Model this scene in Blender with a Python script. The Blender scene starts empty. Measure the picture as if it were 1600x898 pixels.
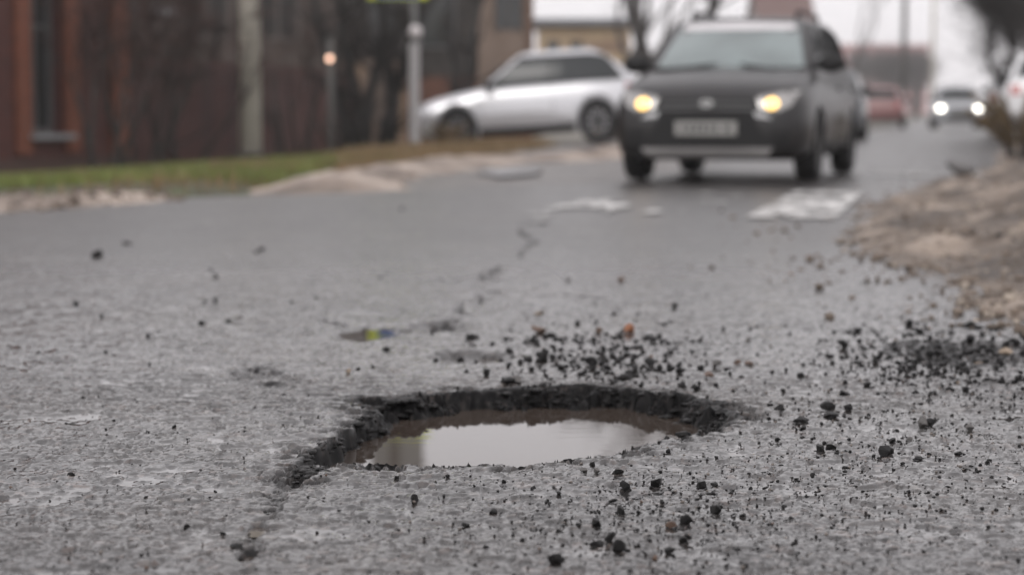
import bpy, bmesh, math, random
import numpy as np
from mathutils import Vector, Matrix
from mathutils.bvhtree import BVHTree
R = math.radians
scene = bpy.context.scene
C = scene.collection
random.seed(7)
rng = np.random.default_rng(7)

# ------------------------------------------------------------------ camera, sky, sun, exposure
FPX, CAMH, PITCH = 3300.0, 0.61, R(4.77)          # focal length in photo pixels (1600 wide), eye height, tilt down
cam_d = bpy.data.cameras.new('camera'); cam = bpy.data.objects.new('camera', cam_d); C.objects.link(cam)
cam.location = (0, 0, CAMH); cam.rotation_euler = (R(90) - PITCH, 0, 0)
cam_d.sensor_width = 36; cam_d.lens = 36 * FPX / 1600; cam_d.clip_start = 0.05; cam_d.clip_end = 3000
cam_d.dof.use_dof = True; cam_d.dof.focus_distance = 3.62; cam_d.dof.aperture_fstop = 3.1; cam_d.dof.aperture_blades = 9
scene.camera = cam
SUN_EL, SUN_AZ = R(40), R(205)                    # overcast: a very soft sun behind the camera, a little to the left
world = bpy.data.worlds.new('World'); scene.world = world; world.use_nodes = True
nt = world.node_tree; nt.nodes.clear()
sky = nt.nodes.new('ShaderNodeTexSky'); sky.sky_type = 'NISHITA'; sky.sun_disc = False
sky.sun_elevation = SUN_EL; sky.sun_rotation = SUN_AZ; sky.dust_density = 4.0; sky.air_density = 1.0
hsv = nt.nodes.new('ShaderNodeHueSaturation'); hsv.inputs['Saturation'].default_value = 0.06
mixw = nt.nodes.new('ShaderNodeMix'); mixw.data_type = 'RGBA'; mixw.inputs[0].default_value = 0.85
mixw.inputs[7].default_value = (7.35, 7.1, 7.3, 1)  # even cloud cover over the clear sky
bg = nt.nodes.new('ShaderNodeBackground'); bg.inputs['Strength'].default_value = 0.118
wo = nt.nodes.new('ShaderNodeOutputWorld')
nt.links.new(sky.outputs[0], hsv.inputs['Color']); nt.links.new(hsv.outputs[0], mixw.inputs[6])
nt.links.new(mixw.outputs[2], bg.inputs['Color']); nt.links.new(bg.outputs[0], wo.inputs['Surface'])
sun_d = bpy.data.lights.new('sun', 'SUN'); sun_d.energy = 0.5; sun_d.angle = R(25); sun_d.color = (1, .96, .92)
sun = bpy.data.objects.new('sun', sun_d); C.objects.link(sun)
sun.rotation_euler = Vector((-math.sin(SUN_AZ) * math.cos(SUN_EL), -math.cos(SUN_AZ) * math.cos(SUN_EL), -math.sin(SUN_EL))).to_track_quat('-Z', 'Y').to_euler()
scene.view_settings.view_transform = 'Standard'; scene.view_settings.look = 'None'
scene.view_settings.exposure = 0.42; scene.view_settings.gamma = 1
scene.cycles.use_denoising = True; scene.cycles.max_bounces = 6; scene.cycles.volume_bounces = 4
scene.cycles.sample_clamp_indirect = 6

# ------------------------------------------------------------------ helpers
def G(px, py, z=0.0):
    """a point seen at a photo pixel, on the level z"""
    dx, dy = (px - 800) / FPX, (449 - py) / FPX
    d = (dx, math.cos(PITCH) + dy * math.sin(PITCH), -math.sin(PITCH) + dy * math.cos(PITCH))
    t = (z - CAMH) / d[2]
    return (d[0] * t, d[1] * t)
def XZ(px, py, Y):
    """world x, z of a photo pixel at the distance Y"""
    dx, dy = (px - 800) / FPX, (449 - py) / FPX
    t = Y / (math.cos(PITCH) + dy * math.sin(PITCH))
    return dx * t, CAMH + t * (-math.sin(PITCH) + dy * math.cos(PITCH))

def hash2(ix, iy, seed=0):
    h = (ix.astype(np.int64) * 374761393 + iy.astype(np.int64) * 668265263 + seed * 974634777) & 0xffffffff
    h = ((h ^ (h >> 13)) * 1274126177) & 0xffffffff
    h = ((h ^ (h >> 16)) * 2246822519) & 0xffffffff
    return ((h ^ (h >> 15)) & 0xffffff) / float(0x1000000)
def vnoise(x, y, seed=0):
    ix, iy = np.floor(x), np.floor(y); fx, fy = x - ix, y - iy
    fx = fx * fx * (3 - 2 * fx); fy = fy * fy * (3 - 2 * fy)
    a, b = hash2(ix, iy, seed), hash2(ix + 1, iy, seed); c, d = hash2(ix, iy + 1, seed), hash2(ix + 1, iy + 1, seed)
    return (a + (b - a) * fx) * (1 - fy) + (c + (d - c) * fx) * fy
def fbm(x, y, seed=0, o=4):
    s = 0; a = .5
    for k in range(o):
        s = s + a * vnoise(x * 2 ** k + 17.3 * k, y * 2 ** k - 9.1 * k, seed + k); a *= .5
    return s
def voro(x, y, seed=0, jit=.9):
    """nearest and second nearest distance, plus a random number for the nearest cell"""
    ix, iy = np.floor(x), np.floor(y)
    f1 = np.full(x.shape, 9.); f2 = np.full(x.shape, 9.); r = np.zeros(x.shape); ox = np.zeros(x.shape); oy = np.zeros(x.shape)
    for a in (-1, 0, 1):
        for b in (-1, 0, 1):
            cx, cy = ix + a, iy + b
            px = cx + .5 + jit * (hash2(cx, cy, seed) - .5); py = cy + .5 + jit * (hash2(cx, cy, seed + 5) - .5)
            d = np.hypot(px - x, py - y); rr = hash2(cx, cy, seed + 9)
            n = d < f1
            f2 = np.where(n, f1, np.minimum(f2, d)); r = np.where(n, rr, r)
            ox = np.where(n, x - px, ox); oy = np.where(n, y - py, oy); f1 = np.where(n, d, f1)
    return f1, f2, r, ox, oy
def sstep(a, b, x):
    t = np.clip((x - a) / (b - a), 0, 1); return t * t * (3 - 2 * t)
def inpoly(x, y, P):
    P = np.asarray(P); res = np.zeros(x.shape, bool); j = len(P) - 1
    for i in range(len(P)):
        xi, yi = P[i]; xj, yj = P[j]
        if yi != yj:
            res ^= ((yi > y) != (yj > y)) & (x < (xj - xi) * (y - yi) / (yj - yi) + xi)
        j = i
    return res
def dist_line(x, y, P, closed=False):
    P = np.asarray(P, float); d = np.full(x.shape, 1e9); n = len(P)
    for i in range(n if closed else n - 1):
        a, b = P[i], P[(i + 1) % n]; e = b - a
        t = np.clip(((x - a[0]) * e[0] + (y - a[1]) * e[1]) / (e @ e + 1e-12), 0, 1)
        d = np.minimum(d, np.hypot(x - a[0] - t * e[0], y - a[1] - t * e[1]))
    return d
def sd_poly(x, y, P):
    d = dist_line(x, y, P, True); return np.where(inpoly(x, y, P), d, -d)     # positive inside

# --- materials
MATS = {}
def mat(name, col, rough=.6, metal=0, col2=None, scale=8, spec=.5, coat=0, bump=0, bscale=60, emit=None, estr=1, ior=None, lo=.35, hi=.65, col3=None):
    if name in MATS: return MATS[name]
    m = bpy.data.materials.new(name); m.use_nodes = True; MATS[name] = m
    n = m.node_tree.nodes; l = m.node_tree.links; p = n['Principled BSDF']
    p.inputs['Base Color'].default_value = (*col, 1); p.inputs['Roughness'].default_value = rough
    p.inputs['Metallic'].default_value = metal; p.inputs['Specular IOR Level'].default_value = spec
    p.inputs['Coat Weight'].default_value = coat; p.inputs['Coat Roughness'].default_value = .08
    if ior: p.inputs['IOR'].default_value = ior
    if emit: p.inputs['Emission Color'].default_value = (*emit, 1); p.inputs['Emission Strength'].default_value = estr
    tc = n.new('ShaderNodeTexCoord')
    if col2:
        nz = n.new('ShaderNodeTexNoise'); nz.inputs['Scale'].default_value = scale; nz.inputs['Detail'].default_value = 6
        rp = n.new('ShaderNodeValToRGB'); e = rp.color_ramp.elements
        e[0].position = lo; e[0].color = (*col, 1); e[1].position = hi; e[1].color = (*col2, 1)
        if col3: q = e.new((lo + hi) / 2); q.color = (*col3, 1)
        l.new(tc.outputs['Object'], nz.inputs['Vector']); l.new(nz.outputs['Fac'], rp.inputs['Fac']); l.new(rp.outputs['Color'], p.inputs['Base Color'])
    if bump:
        nb = n.new('ShaderNodeTexNoise'); nb.inputs['Scale'].default_value = bscale; nb.inputs['Detail'].default_value = 5
        b = n.new('ShaderNodeBump'); b.inputs['Strength'].default_value = bump; b.inputs['Distance'].default_value = 1.0 / bscale
        l.new(tc.outputs['Object'], nb.inputs['Vector']); l.new(nb.outputs['Fac'], b.inputs['Height']); l.new(b.outputs['Normal'], p.inputs['Normal'])
    return m

# --- objects
def tag(o, label=None, cat=None, group=None, kind=None):
    if label: o['label'] = label
    if cat: o['category'] = cat
    if group: o['group'] = group
    if kind: o['kind'] = kind
    return o
def empty(name, loc=(0, 0, 0), rot=(0, 0, 0)):
    o = bpy.data.objects.new(name, None); C.objects.link(o); o.location = loc; o.rotation_euler = rot; o.empty_display_size = .1
    return o
def link(name, me, m, parent=None, smooth=False):
    o = bpy.data.objects.new(name, me); C.objects.link(o); o.parent = parent
    if m and not me.materials: me.materials.append(m)
    if smooth: me.polygons.foreach_set('use_smooth', [True] * len(me.polygons))
    return o
def obj(name, bm, m, parent=None, smooth=False):
    me = bpy.data.meshes.new(name); bm.to_mesh(me); bm.free()
    return link(name, me, m, parent, smooth)
def npmesh(name, V, F, smooth=True):
    """V (n,3), F (m,k) arrays"""
    me = bpy.data.meshes.new(name); V = np.asarray(V, np.float32); F = np.asarray(F, np.int32); k = F.shape[1]
    me.vertices.add(len(V)); me.vertices.foreach_set('co', V.ravel())
    me.loops.add(F.size); me.loops.foreach_set('vertex_index', F.ravel())
    me.polygons.add(len(F)); me.polygons.foreach_set('loop_start', np.arange(0, F.size, k, dtype=np.int32))
    if smooth: me.polygons.foreach_set('use_smooth', np.ones(len(F), bool))
    me.update(calc_edges=True); return me
def attr(me, name, a):
    at = me.attributes.new(name, 'FLOAT', 'POINT'); at.data.foreach_set('value', np.asarray(a, np.float32))
def grid_faces(nr, nc):
    i = np.arange((nr - 1) * (nc - 1)); r = i // (nc - 1); c = i % (nc - 1); a = r * nc + c
    return np.stack([a, a + 1, a + nc + 1, a + nc], 1)
def compact(V, F, attrs=()):
    used = np.zeros(len(V), bool); used[F.ravel()] = True; idx = np.cumsum(used) - 1
    return V[used], idx[F], [a[used] for a in attrs]
def box(bm, x0, x1, y0, y1, z0, z1, M=None):
    v = [bm.verts.new(Vector(p) if M is None else M @ Vector(p)) for p in
         ((x0, y0, z0), (x1, y0, z0), (x1, y1, z0), (x0, y1, z0), (x0, y0, z1), (x1, y0, z1), (x1, y1, z1), (x0, y1, z1))]
    for f in ((3, 2, 1, 0), (4, 5, 6, 7), (0, 1, 5, 4), (1, 2, 6, 5), (2, 3, 7, 6), (3, 0, 4, 7)): bm.faces.new([v[i] for i in f])
def tube(bm, pts, rad, n=8, cap=True):
    """tapered tube along points; rad a list or number"""
    pts = [Vector(p) for p in pts]; rad = rad if isinstance(rad, (list, tuple)) else [rad] * len(pts)
    rings = []; up = Vector((.3, .2, 1)).normalized()
    for i, p in enumerate(pts):
        t = (pts[min(i + 1, len(pts) - 1)] - pts[max(i - 1, 0)]).normalized()
        a = t.cross(up)
        if a.length < 1e-3: a = t.cross(Vector((1, 0, 0)))
        a.normalize(); b = t.cross(a)
        rings.append([bm.verts.new(p + rad[i] * (math.cos(2 * math.pi * k / n) * a + math.sin(2 * math.pi * k / n) * b)) for k in range(n)])
    for A, B in zip(rings, rings[1:]):
        for k in range(n): bm.faces.new((A[k], A[(k + 1) % n], B[(k + 1) % n], B[k]))
    if cap: bm.faces.new(rings[0][::-1]); bm.faces.new(rings[-1])
def lathe(bm, prof, axis='y', n=28, M=None):
    """closed profile of (radius, along) turned about an axis"""
    rings = []
    for k in range(n):
        a = 2 * math.pi * k / n; ring = []
        for r, h in prof:
            p = Vector((r * math.cos(a), h, r * math.sin(a))) if axis == 'y' else Vector((r * math.cos(a), r * math.sin(a), h))
            ring.append(bm.verts.new(p if M is None else M @ p))
        rings.append(ring)
    m = len(prof)
    for k in range(n):
        A, B = rings[k], rings[(k + 1) % n]
        for i in range(m): bm.faces.new((A[i], A[(i + 1) % m], B[(i + 1) % m], B[i]))
    bmesh.ops.recalc_face_normals(bm, faces=bm.faces)

# ------------------------------------------------------------------ the lie of the land
EDGE_P, EDGE_A = np.array([0.95, 18.4]), R(12)
UD = np.array([math.sin(EDGE_A), math.cos(EDGE_A)])
def H(x, y):
    x = np.asarray(x, float); y = np.asarray(y, float)
    left = -((x - EDGE_P[0]) * UD[1] - (y - EDGE_P[1]) * UD[0])
    return -.30 * sstep(3.0, 9.5, left)
def Hs(x, y): return float(H(np.array([x]), np.array([y]))[0])

POT = [G(*p) for p in ((452, 752), (490, 728), (540, 724), (600, 729), (720, 732), (830, 729), (960, 713), (1010, 701), (1080, 684), (1140, 668),
       (1162, 652), (1120, 628), (1060, 614), (960, 604), (850, 603), (740, 611), (660, 617), (606, 622), (558, 622), (568, 648), (546, 668), (500, 692), (462, 718))]
WATER_Z = -.040
CRACKS = [([G(*p) for p in ((392, 868), (386, 850), (405, 822), (430, 775), (470, 740))], .024, .007),
          ([G(*p) for p in ((640, 520), (690, 508), (720, 488), (735, 470), (770, 455), (745, 436), (790, 408), (840, 378), (790, 350))], .046, .014),
          ([G(*p) for p in ((500, 500), (560, 512), (640, 520))], .04, .010),
          ([G(*p) for p in ((660, 440), (745, 436), (800, 440))], .05, .010),
          ([G(*p) for p in ((860, 462), (935, 464))], .05, .010),
          ([G(*p) for p in ((690, 552), (740, 553), (800, 556))], .055, .018),
          ([G(*p) for p in ((370, 590), (410, 575), (440, 600))], .06, .006),
          ([G(*p) for p in ((50, 556), (100, 562))], .05, .007),
          ([G(*p) for p in ((785, 352), (860, 350))], .10, .010)]
DIPS = [(G(685, 510), .085, .05, .016), (G(735, 556), .12, .045, .016), (G(402, 826), .016, .012, .012), (G(462, 748), .022, .015, .013), (G(385, 868), .014, .010, .010), (G(575, 522), .10, .06, .010)]

# ------------------------------------------------------------------ road
def build_road():
    ys = [2.35]
    while ys[-1] < 420:
        Y = ys[-1]; k = .0042 * (Y / 2.7) ** 1.6
        if 4.25 < Y < 4.85: k *= .55
        ys.append(Y + min(k, 3.0))
    ys = np.array(ys)
    t = np.concatenate([-(np.linspace(1, 0, 40, endpoint=False) ** 1.5) * 1.0 - 1, np.linspace(-1, 1, 640), 1 + (np.linspace(0, 1, 41)[1:] ** 1.5)])
    hw = .27 * ys + .25; hw2 = .5 * ys + 1.5
    X = np.where(np.abs(t)[None, :] <= 1, t[None, :] * hw[:, None], np.sign(t)[None, :] * (hw[:, None] + (np.abs(t)[None, :] - 1) * (hw2 - hw)[:, None]))
    Y = np.repeat(ys[:, None], len(t), 1); nr, nc = X.shape; x, y = X.ravel(), Y.ravel()
    # polygon of the paved surface
    LB = [G(-900, 345), G(-300, 330), G(0, 320), G(350, 306), G(500, 303), G(740, 292), G(985, 283)]
    far_l = [(EDGE_P[0] + UD[0] * s, EDGE_P[1] + UD[1] * s) for s in (6, 30, 400)]
    far_r = [(EDGE_P[0] + 7.5 * UD[1] + UD[0] * s, EDGE_P[1] - 7.5 * UD[0] + UD[1] * s) for s in (400, 30, 0, -30)]
    P = [(-9, 2)] + [(-9, LB[0][1])] + LB + far_l + far_r
    wob = .10 * (fbm(x * 2.2, y * 2.2, 31) - .5) * 2
    sd_edge = np.zeros_like(x)
    inside = inpoly(x + wob, y + wob, P)
    F = grid_faces(nr, nc); keep = inside[F].all(1); F = F[keep]
    V = np.stack([x, y, np.zeros_like(x)], 1)
    V, F, _ = compact(V, F); x, y = V[:, 0], V[:, 1]
    # aggregate relief: coarse stones and chips with gaps filled by bitumen and water
    wx = x + .004 * (vnoise(x * 90, y * 90, 3) - .5); wy = y + .004 * (vnoise(x * 90, y * 90, 4) - .5)
    f1, f2, r1, ox, oy = voro(wx / .017, wy / .017, 11)
    g1, g2, r2, px, py = voro(wx / .008, wy / .008, 12)
    tilt = (ox * (r1 * 7.13 % 1 - .5) + oy * (r1 * 13.7 % 1 - .5)) * .9
    stone = sstep(.0, .13, f2 - f1) * (.45 + .55 * r1) + tilt * .16
    chip = sstep(.0, .25, g2 - g1) * r2
    loss = sstep(.50, .62, fbm(x * 7, y * 7, 21)) * (r1 > .35)                     # stones plucked out of the surface
    amp = 1 / (1 + (y / 14) ** 2)
    z = .0042 * stone + .0009 * chip - .0052 * loss * sstep(.0, .2, f2 - f1)
    pluck = (hash2(np.floor(r1 * 99991), np.floor(r1 * 1237), 3) > .95)
    z = z - .007 * pluck * sstep(.02, .2, f2 - f1)
    m1, m2, mr, mx, my = voro(wx / .052 + .35 * vnoise(x * 60, y * 60, 15), wy / .046, 13)
    z = z + .0034 * (fbm(x * 30, y * 24, 22, 3) - .45) + .0060 * (mr - .5) * sstep(0, .08, m2 - m1)       # flaking worn binder
    z = z - .005 * (mr > .90) * sstep(.02, .2, m2 - m1)
    # gentle unevenness of the whole surface
    und = .012 * (fbm(x * 1.1, y * 1.1, 41, 3) - .5) + .006 * (fbm(x * 4, y * 4, 42, 3) - .5)
    und *= amp
    film = -.0010 - .0018 * sstep(4.3, 7.5, y) + .0010 * (fbm(x * 3.1, y * 3.1, 51, 4) - .44)                  # level of the standing water film
    wet = sstep(-.0006, .0006, film - z)
    z = np.maximum(z, film) * amp + und
    fresh = np.zeros_like(x)
    # cracks and ravelled strips
    for P_, w, dep in CRACKS:
        m = (np.abs(x - P_[0][0]) < 6) & (np.abs(y - P_[0][1]) < 8)
        xm, ym = x[m], y[m]; sc = np.maximum(1, ym / 5)
        d = dist_line(xm + .03 * sc * (fbm(xm * 14 / sc, ym * 14 / sc, 61) - .5) * 2, ym + .06 * sc * (fbm(xm * 14 / sc, ym * 10 / sc, 62) - .5) * 2, P_)
        k = 1 - sstep(w * .25, w, d)
        k *= sstep(.37, .50, fbm(xm * 5, ym * 4, 63) + .06)
        v1, v2, vr, _, _ = voro(xm / .030 / sc, ym / .036 / sc, 64); t1, t2, tr_, _, _ = voro(xm / .014, ym / .016, 65)
        pit = (vr > .27) * sstep(0, .10, v2 - v1) * k
        z[m] -= dep * pit * (.5 + .9 * tr_ * sstep(0, .3, t2 - t1)); fresh[m] = np.maximum(fresh[m], pit * (.35 + .6 * (tr_ > .4))); wet[m] *= 1 - pit
    for (cx, cy), rx, ry, dep in DIPS:
        d = np.hypot((x - cx) / rx, (y - cy) / (ry * 3)) + .5 * (fbm(x * 25, y * 25, 66) - .5)
        k = 1 - sstep(.6, 1.1, d); z -= dep * k; fresh = np.maximum(fresh, k * .35)
    # the pothole
    m = (np.abs(x) < 1.1) & (y > 3.1) & (y < 5.3); xm, ym = x[m], y[m]
    wx = .040 * (fbm(xm * 13, ym * 9, 71, 3) - .5) * 2
    wy = .085 * (fbm(xm * 13, ym * 9, 73, 3) - .5) * 2
    sd = sd_poly(xm + wx, ym + wy, POT)
    fw = sstep(4.1, 4.5, ym) + sstep(.28, .5, xm)                                  # far and right walls are rubble slopes
    fw = np.clip(fw + .08 * (1 - sstep(-.30, -.24, xm)), 0, 1)
    w = .022 + .10 * fw * (.4 + .9 * fbm(xm * 6, ym * 6, 75))
    h = sstep(0, 1, np.clip(sd / w, 0, 1)) * .062 + .05 * sstep(.05, .22, sd)
    c1, c2, cr, cx_, cy_ = voro(xm / .038, ym / .030, 76); k1, k2, kr, _, _ = voro(xm / .017, ym / .016, 77)
    rub = (.024 * (sstep(.0, .20, c2 - c1) * (.1 + cr)) + .010 * sstep(0, .2, k2 - k1) * kr) - .016
    rub = rub * (1 - .65 * (1 - sstep(-.30, -.22, xm)) * (ym < 4.35)) - .004 * (1 - sstep(-.30, -.22, xm))
    inside = sstep(-.004, .012, sd)
    lip = np.exp(-(np.maximum(-sd, 0) / .05) ** 2) * (sd < 0)
    frayed = lip * (cr > .45) * sstep(0, .2, c2 - c1)
    z[m] = z[m] - h + rub * inside * (h > .006) - .010 * frayed * (.4 + cr)
    fresh[m] = np.maximum(fresh[m], np.maximum(sstep(-.012, .002, sd), frayed * .9)); wet[m] *= 1 - inside
    # spill of dark crumbs bedded behind the hole and by the verge
    for (cx, cy), rx, ry, hh in ((G(1540, 552), .30, .34, .010),):
        d = np.hypot((x - cx) / rx, (y - cy) / ry) + .9 * (fbm(x * 9, y * 7, 81) - .5)
        k = 1 - sstep(.35, 1.1, d); k = k * (k > .02)
        q1, q2, qr, _, _ = voro(x / .022, y / .024, 82)
        z += k * hh * (.1 + 1.1 * sstep(0, .35, q2 - q1) * qr); fresh = np.maximum(fresh, (k > .35 * qr + .12) * (qr > .35) * sstep(0, .2, q2 - q1)); wet *= 1 - k * .6
    z += H(x, y)
    V[:, 2] = z
    me = npmesh('road', V, F)
    attr(me, 'stone', r1); attr(me, 'gap', 1 - sstep(.0, .22, f2 - f1)); attr(me, 'wet', wet); attr(me, 'fresh', np.clip(fresh, 0, 1)); attr(me, 'chip', r2); attr(me, 'coarse', sstep(4.2, 11, y))    # beyond the mesh's grain the relief is left to roughness
    global road_sampler
    m = y < 22; road_xyz = (x[m], y[m], z[m])
    road_sampler = road_xyz
    m = bpy.data.materials.new('wet asphalt'); m.use_nodes = True; n = m.node_tree.nodes; l = m.node_tree.links; p = n['Principled BSDF']
    def A(nm): a = n.new('ShaderNodeAttribute'); a.attribute_name = nm; return a.outputs['Fac']
    def ramp(src, *els):
        rp = n.new('ShaderNodeValToRGB'); e = rp.color_ramp.elements
        e[0].position, e[0].color = els[0][0], (*els[0][1], 1); e[1].position, e[1].color = els[-1][0], (*els[-1][1], 1)
        for q in els[1:-1]: k = e.new(q[0]); k.color = (*q[1], 1)
        l.new(src, rp.inputs['Fac']); return rp.outputs['Color']
    def mixc(f, a, b):
        mx = n.new('ShaderNodeMix'); mx.data_type = 'RGBA'
        if isinstance(f, float): mx.inputs[0].default_value = f
        else: l.new(f, mx.inputs[0])
        for s, i in ((a, 6), (b, 7)):
            if isinstance(s, tuple): mx.inputs[i].default_value = (*s, 1)
            else: l.new(s, mx.inputs[i])
        return mx.outputs[2]
    def math_(op, a, b):
        q = n.new('ShaderNodeMath'); q.operation = op
        for s, i in ((a, 0), (b, 1)):
            if isinstance(s, (int, float)): q.inputs[i].default_value = s
            else: l.new(s, q.inputs[i])
        return q.outputs[0]
    def noise(sc, det=5):
        z_ = n.new('ShaderNodeTexNoise'); z_.inputs['Scale'].default_value = sc; z_.inputs['Detail'].default_value = det
        tc = n.new('ShaderNodeTexCoord'); l.new(tc.outputs['Object'], z_.inputs['Vector']); return z_.outputs['Fac']
    stonec = ramp(A('stone'), (0, (.026, .025, .025)), (.3, (.046, .043, .043)), (.55, (.068, .060, .057)), (.8, (.060, .058, .059)), (.92, (.12, .085, .072)), (1, (.22, .20, .188)))
    chipc = ramp(A('chip'), (0, (.024, .023, .023)), (.6, (.045, .042, .042)), (1, (.13, .115, .107)))
    base = mixc(.35, stonec, chipc)
    base = mixc(math_('MULTIPLY', A('gap'), .85), base, (.018, .017, .017))
    base = mixc(ramp(noise(1.3), (.45, (0, 0, 0)), (.75, (.35, .35, .35))), base, (.095, .082, .071))     # dried silt
    base = mixc(ramp(noise(2.1), (.38, (0, 0, 0)), (.66, (.55, .55, .55))), base, (.022, .0205, .020))     # bitumen bleeding through in patches
    base = mixc(A('fresh'), base, ramp(A('chip'), (0, (.0035, .0035, .0038)), (.75, (.010, .0095, .0095)), (1, (.04, .034, .032))))
    l.new(base, p.inputs['Base Color'])
    rr = math_('ADD', math_('MULTIPLY', A('wet'), -.10), math_('ADD', .08, math_('MULTIPLY', noise(4.0), .10)))
    rr = math_('ADD', rr, math_('MULTIPLY', A('fresh'), .25))
    rr = math_('ADD', rr, math_('MULTIPLY', A('coarse'), .24))
    l.new(math_('SUBTRACT', .5, math_('MULTIPLY', A('fresh'), .42)), p.inputs['Specular IOR Level'])
    l.new(rr, p.inputs['Roughness']); p.inputs['IOR'].default_value = 1.56
    b = n.new('ShaderNodeBump'); b.inputs['Distance'].default_value = .0012
    l.new(math_('MULTIPLY', math_('SUBTRACT', 1, A('wet')), .12), b.inputs['Strength']); l.new(noise(420, 3), b.inputs['Height']); l.new(b.outputs['Normal'], p.inputs['Normal'])
    return tag(link('road', me, m), kind='structure')
road = build_road()
_rx, _ry, _rz = road_sampler
_cell = {}
_key = (np.floor(_rx / .02).astype(int), np.floor(_ry / .02).astype(int))
for _i in range(0, len(_rx), 2):
    if _ry[_i] < 9: _cell[(_key[0][_i], _key[1][_i])] = _rz[_i]
def road_z(x, y): return _cell.get((math.floor(x / .02), math.floor(y / .02)), Hs(x, y))

# terrain under and beyond the road
def build_ground():
    xs = np.unique(np.concatenate([np.linspace(-255, -40, 14), np.linspace(-40, 40, 161), np.linspace(40, 255, 14)]))
    ys = np.unique(np.concatenate([np.linspace(-40, 0, 5), np.linspace(0, 70, 141), np.linspace(70, 555, 50)]))
    X, Y = np.meshgrid(xs, ys); x, y = X.ravel(), Y.ravel()
    near = (y < 24) | (np.abs(x) < 10) & (y < 10)
    z = H(x, y) - .05 + .05 * (fbm(x * .9, y * .9, 5) - .5) * (1 - np.exp(-np.maximum(y - 24, 0) / 8))
    z -= .12 * ((y < 12) & (x < 2.2) & (x > -9))
    me = npmesh('ground', np.stack([x, y, z], 1), grid_faces(len(ys), len(xs)))
    m = mat('muddy ground', (.055, .045, .036), .55, col2=(.10, .09, .055), scale=.6, bump=.5, bscale=12)
    tag(link('ground', me, m), kind='structure')
build_ground()

# ------------------------------------------------------------------ mud, sand and grass beside the road
SHEETS = {}
def sheet_at(name, x, y, k=3):
    x0, y0, st_, Z = SHEETS[name][:2] + (SHEETS[name][2], SHEETS[name][k]); i, j = int((y - y0) / (st_ * 1.6)), int((x - x0) / st_)
    return float(Z[i, j]) if 0 <= i < Z.shape[0] and 0 <= j < Z.shape[1] else -9.
def sheet(name, P, step, zf, m, kind='structure', warp=.15, seed=0, lo=-.30):
    P = np.asarray(P); x0, y0 = P.min(0) - .5; x1, y1 = P.max(0) + .5
    xs, ys = np.arange(x0, x1, step), np.arange(y0, y1, step * 1.6); X, Y = np.meshgrid(xs, ys); x, y = X.ravel(), Y.ravel()
    sd = sd_poly(x + warp * (fbm(x * 1.7, y * 1.7, seed) - .5) * 2 + warp * 1.6 * (fbm(x * 6, y * 4, seed + 7) - .5), y + 2 * warp * (fbm(x * 1.7, y * 1.7, seed + 3) - .5) * 2 + warp * 4 * (fbm(x * 6, y * 4, seed + 8) - .5), P)
    z = H(x, y) + zf(x, y, sd); F = grid_faces(len(ys), len(xs)); F = F[(sd > lo)[F].all(1)]
    SHEETS[name] = (x0, y0, step, z.reshape(len(ys), len(xs)), sd.reshape(len(ys), len(xs)))
    V, F, _ = compact(np.stack([x, y, z], 1), F); me = npmesh(name, V, F)
    return tag(link(name, me, m), kind=kind)
sand_m = mat('wet sand and silt', (.055, .041, .031), .6, col2=(.36, .29, .235), col3=(.16, .122, .092), scale=1.9, lo=.36, hi=.66, bump=.9, bscale=30)
mud_m = mat('wet mud', (.045, .037, .032), .32, col2=(.12, .10, .088), scale=2.2, bump=.6, bscale=14)
def verge_z(x, y, sd):
    c1, c2, cr, _, _ = voro(x / .11, y / .13, 91); q1, q2, qr, _, _ = voro(x / .04, y / .05, 93)
    e = sstep(-.05, .5, sd); far = sstep(6.5, 11, y)
    return -.022 + .045 * sstep(-.15, .40, sd) + .05 * (fbm(x * 7, y * 5, 94) - .5) * sstep(-.3, .1, sd) * (1 - .6 * e) + (.03 + .09 * far) * sstep(.2, 1.3, sd) + .16 * sstep(1.0, 2.4, sd) * far + e * ((.05 + .12 * far) * (fbm(x * 2.3, y * 1.6, 92) - .5) + .035 * sstep(0, .4, c2 - c1) * cr * cr + .012 * sstep(0, .4, q2 - q1) * qr)
VERGE = [G(1700, 565), G(1600, 528), G(1530, 500), G(1480, 455), G(1400, 425), G(1318, 402), G(1300, 372), G(1312, 345), G(1345, 318), G(1420, 292), G(1500, 276), G(1545, 255), G(1565, 225), (16, 50), (26, 50), (12, 4.2), (2.4, 4.2)]
sheet('dirt_verge', VERGE, .035, verge_z, sand_m, warp=.15, seed=95)
# muddy strip at the mouth of the side lane and its sandy bank
LANE = [G(495, 303), G(740, 293), G(985, 284), (4.2, 33), (6.2, 44), (-1.5, 46), (-7, 44), (-1.2, 30), G(560, 283)]
sheet('mud_lane', LANE, .10, lambda x, y, sd: -.03 + .045 * sstep(-.1, .4, sd) + .05 * (fbm(x * 1.6, y * 1.6, 97) - .5), mud_m, warp=.15, seed=98)
def bank(name, line, w, h, seed):
    P = np.array(line); x0, y0 = P.min(0) - 1.2 * w; x1, y1 = P.max(0) + 1.2 * w
    xs, ys = np.arange(x0, x1, .06), np.arange(y0, y1, .096); X, Y = np.meshgrid(xs, ys); x, y = X.ravel(), Y.ravel()
    d = dist_line(x + .25 * (fbm(x * 2, y * 2, seed) - .5), y + .5 * (fbm(x * 2, y * 2, seed + 1) - .5), P); k = 1 - sstep(0, w, d)
    z = H(x, y) - .03 + k * h * (.5 + fbm(x * 3, y * 3, seed + 2)) + .03 * k * voro(x / .15, y / .2, seed)[2]
    SHEETS['bank%d' % seed] = (x0, y0, .06, z.reshape(len(ys), len(xs)), k.reshape(len(ys), len(xs)))
    F = grid_faces(len(ys), len(xs)); F = F[(k > .0)[F].all(1)]; V, F, _ = compact(np.stack([x, y, z], 1), F)
    return tag(link(name, npmesh(name, V, F), bank_m), kind='structure')
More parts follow.
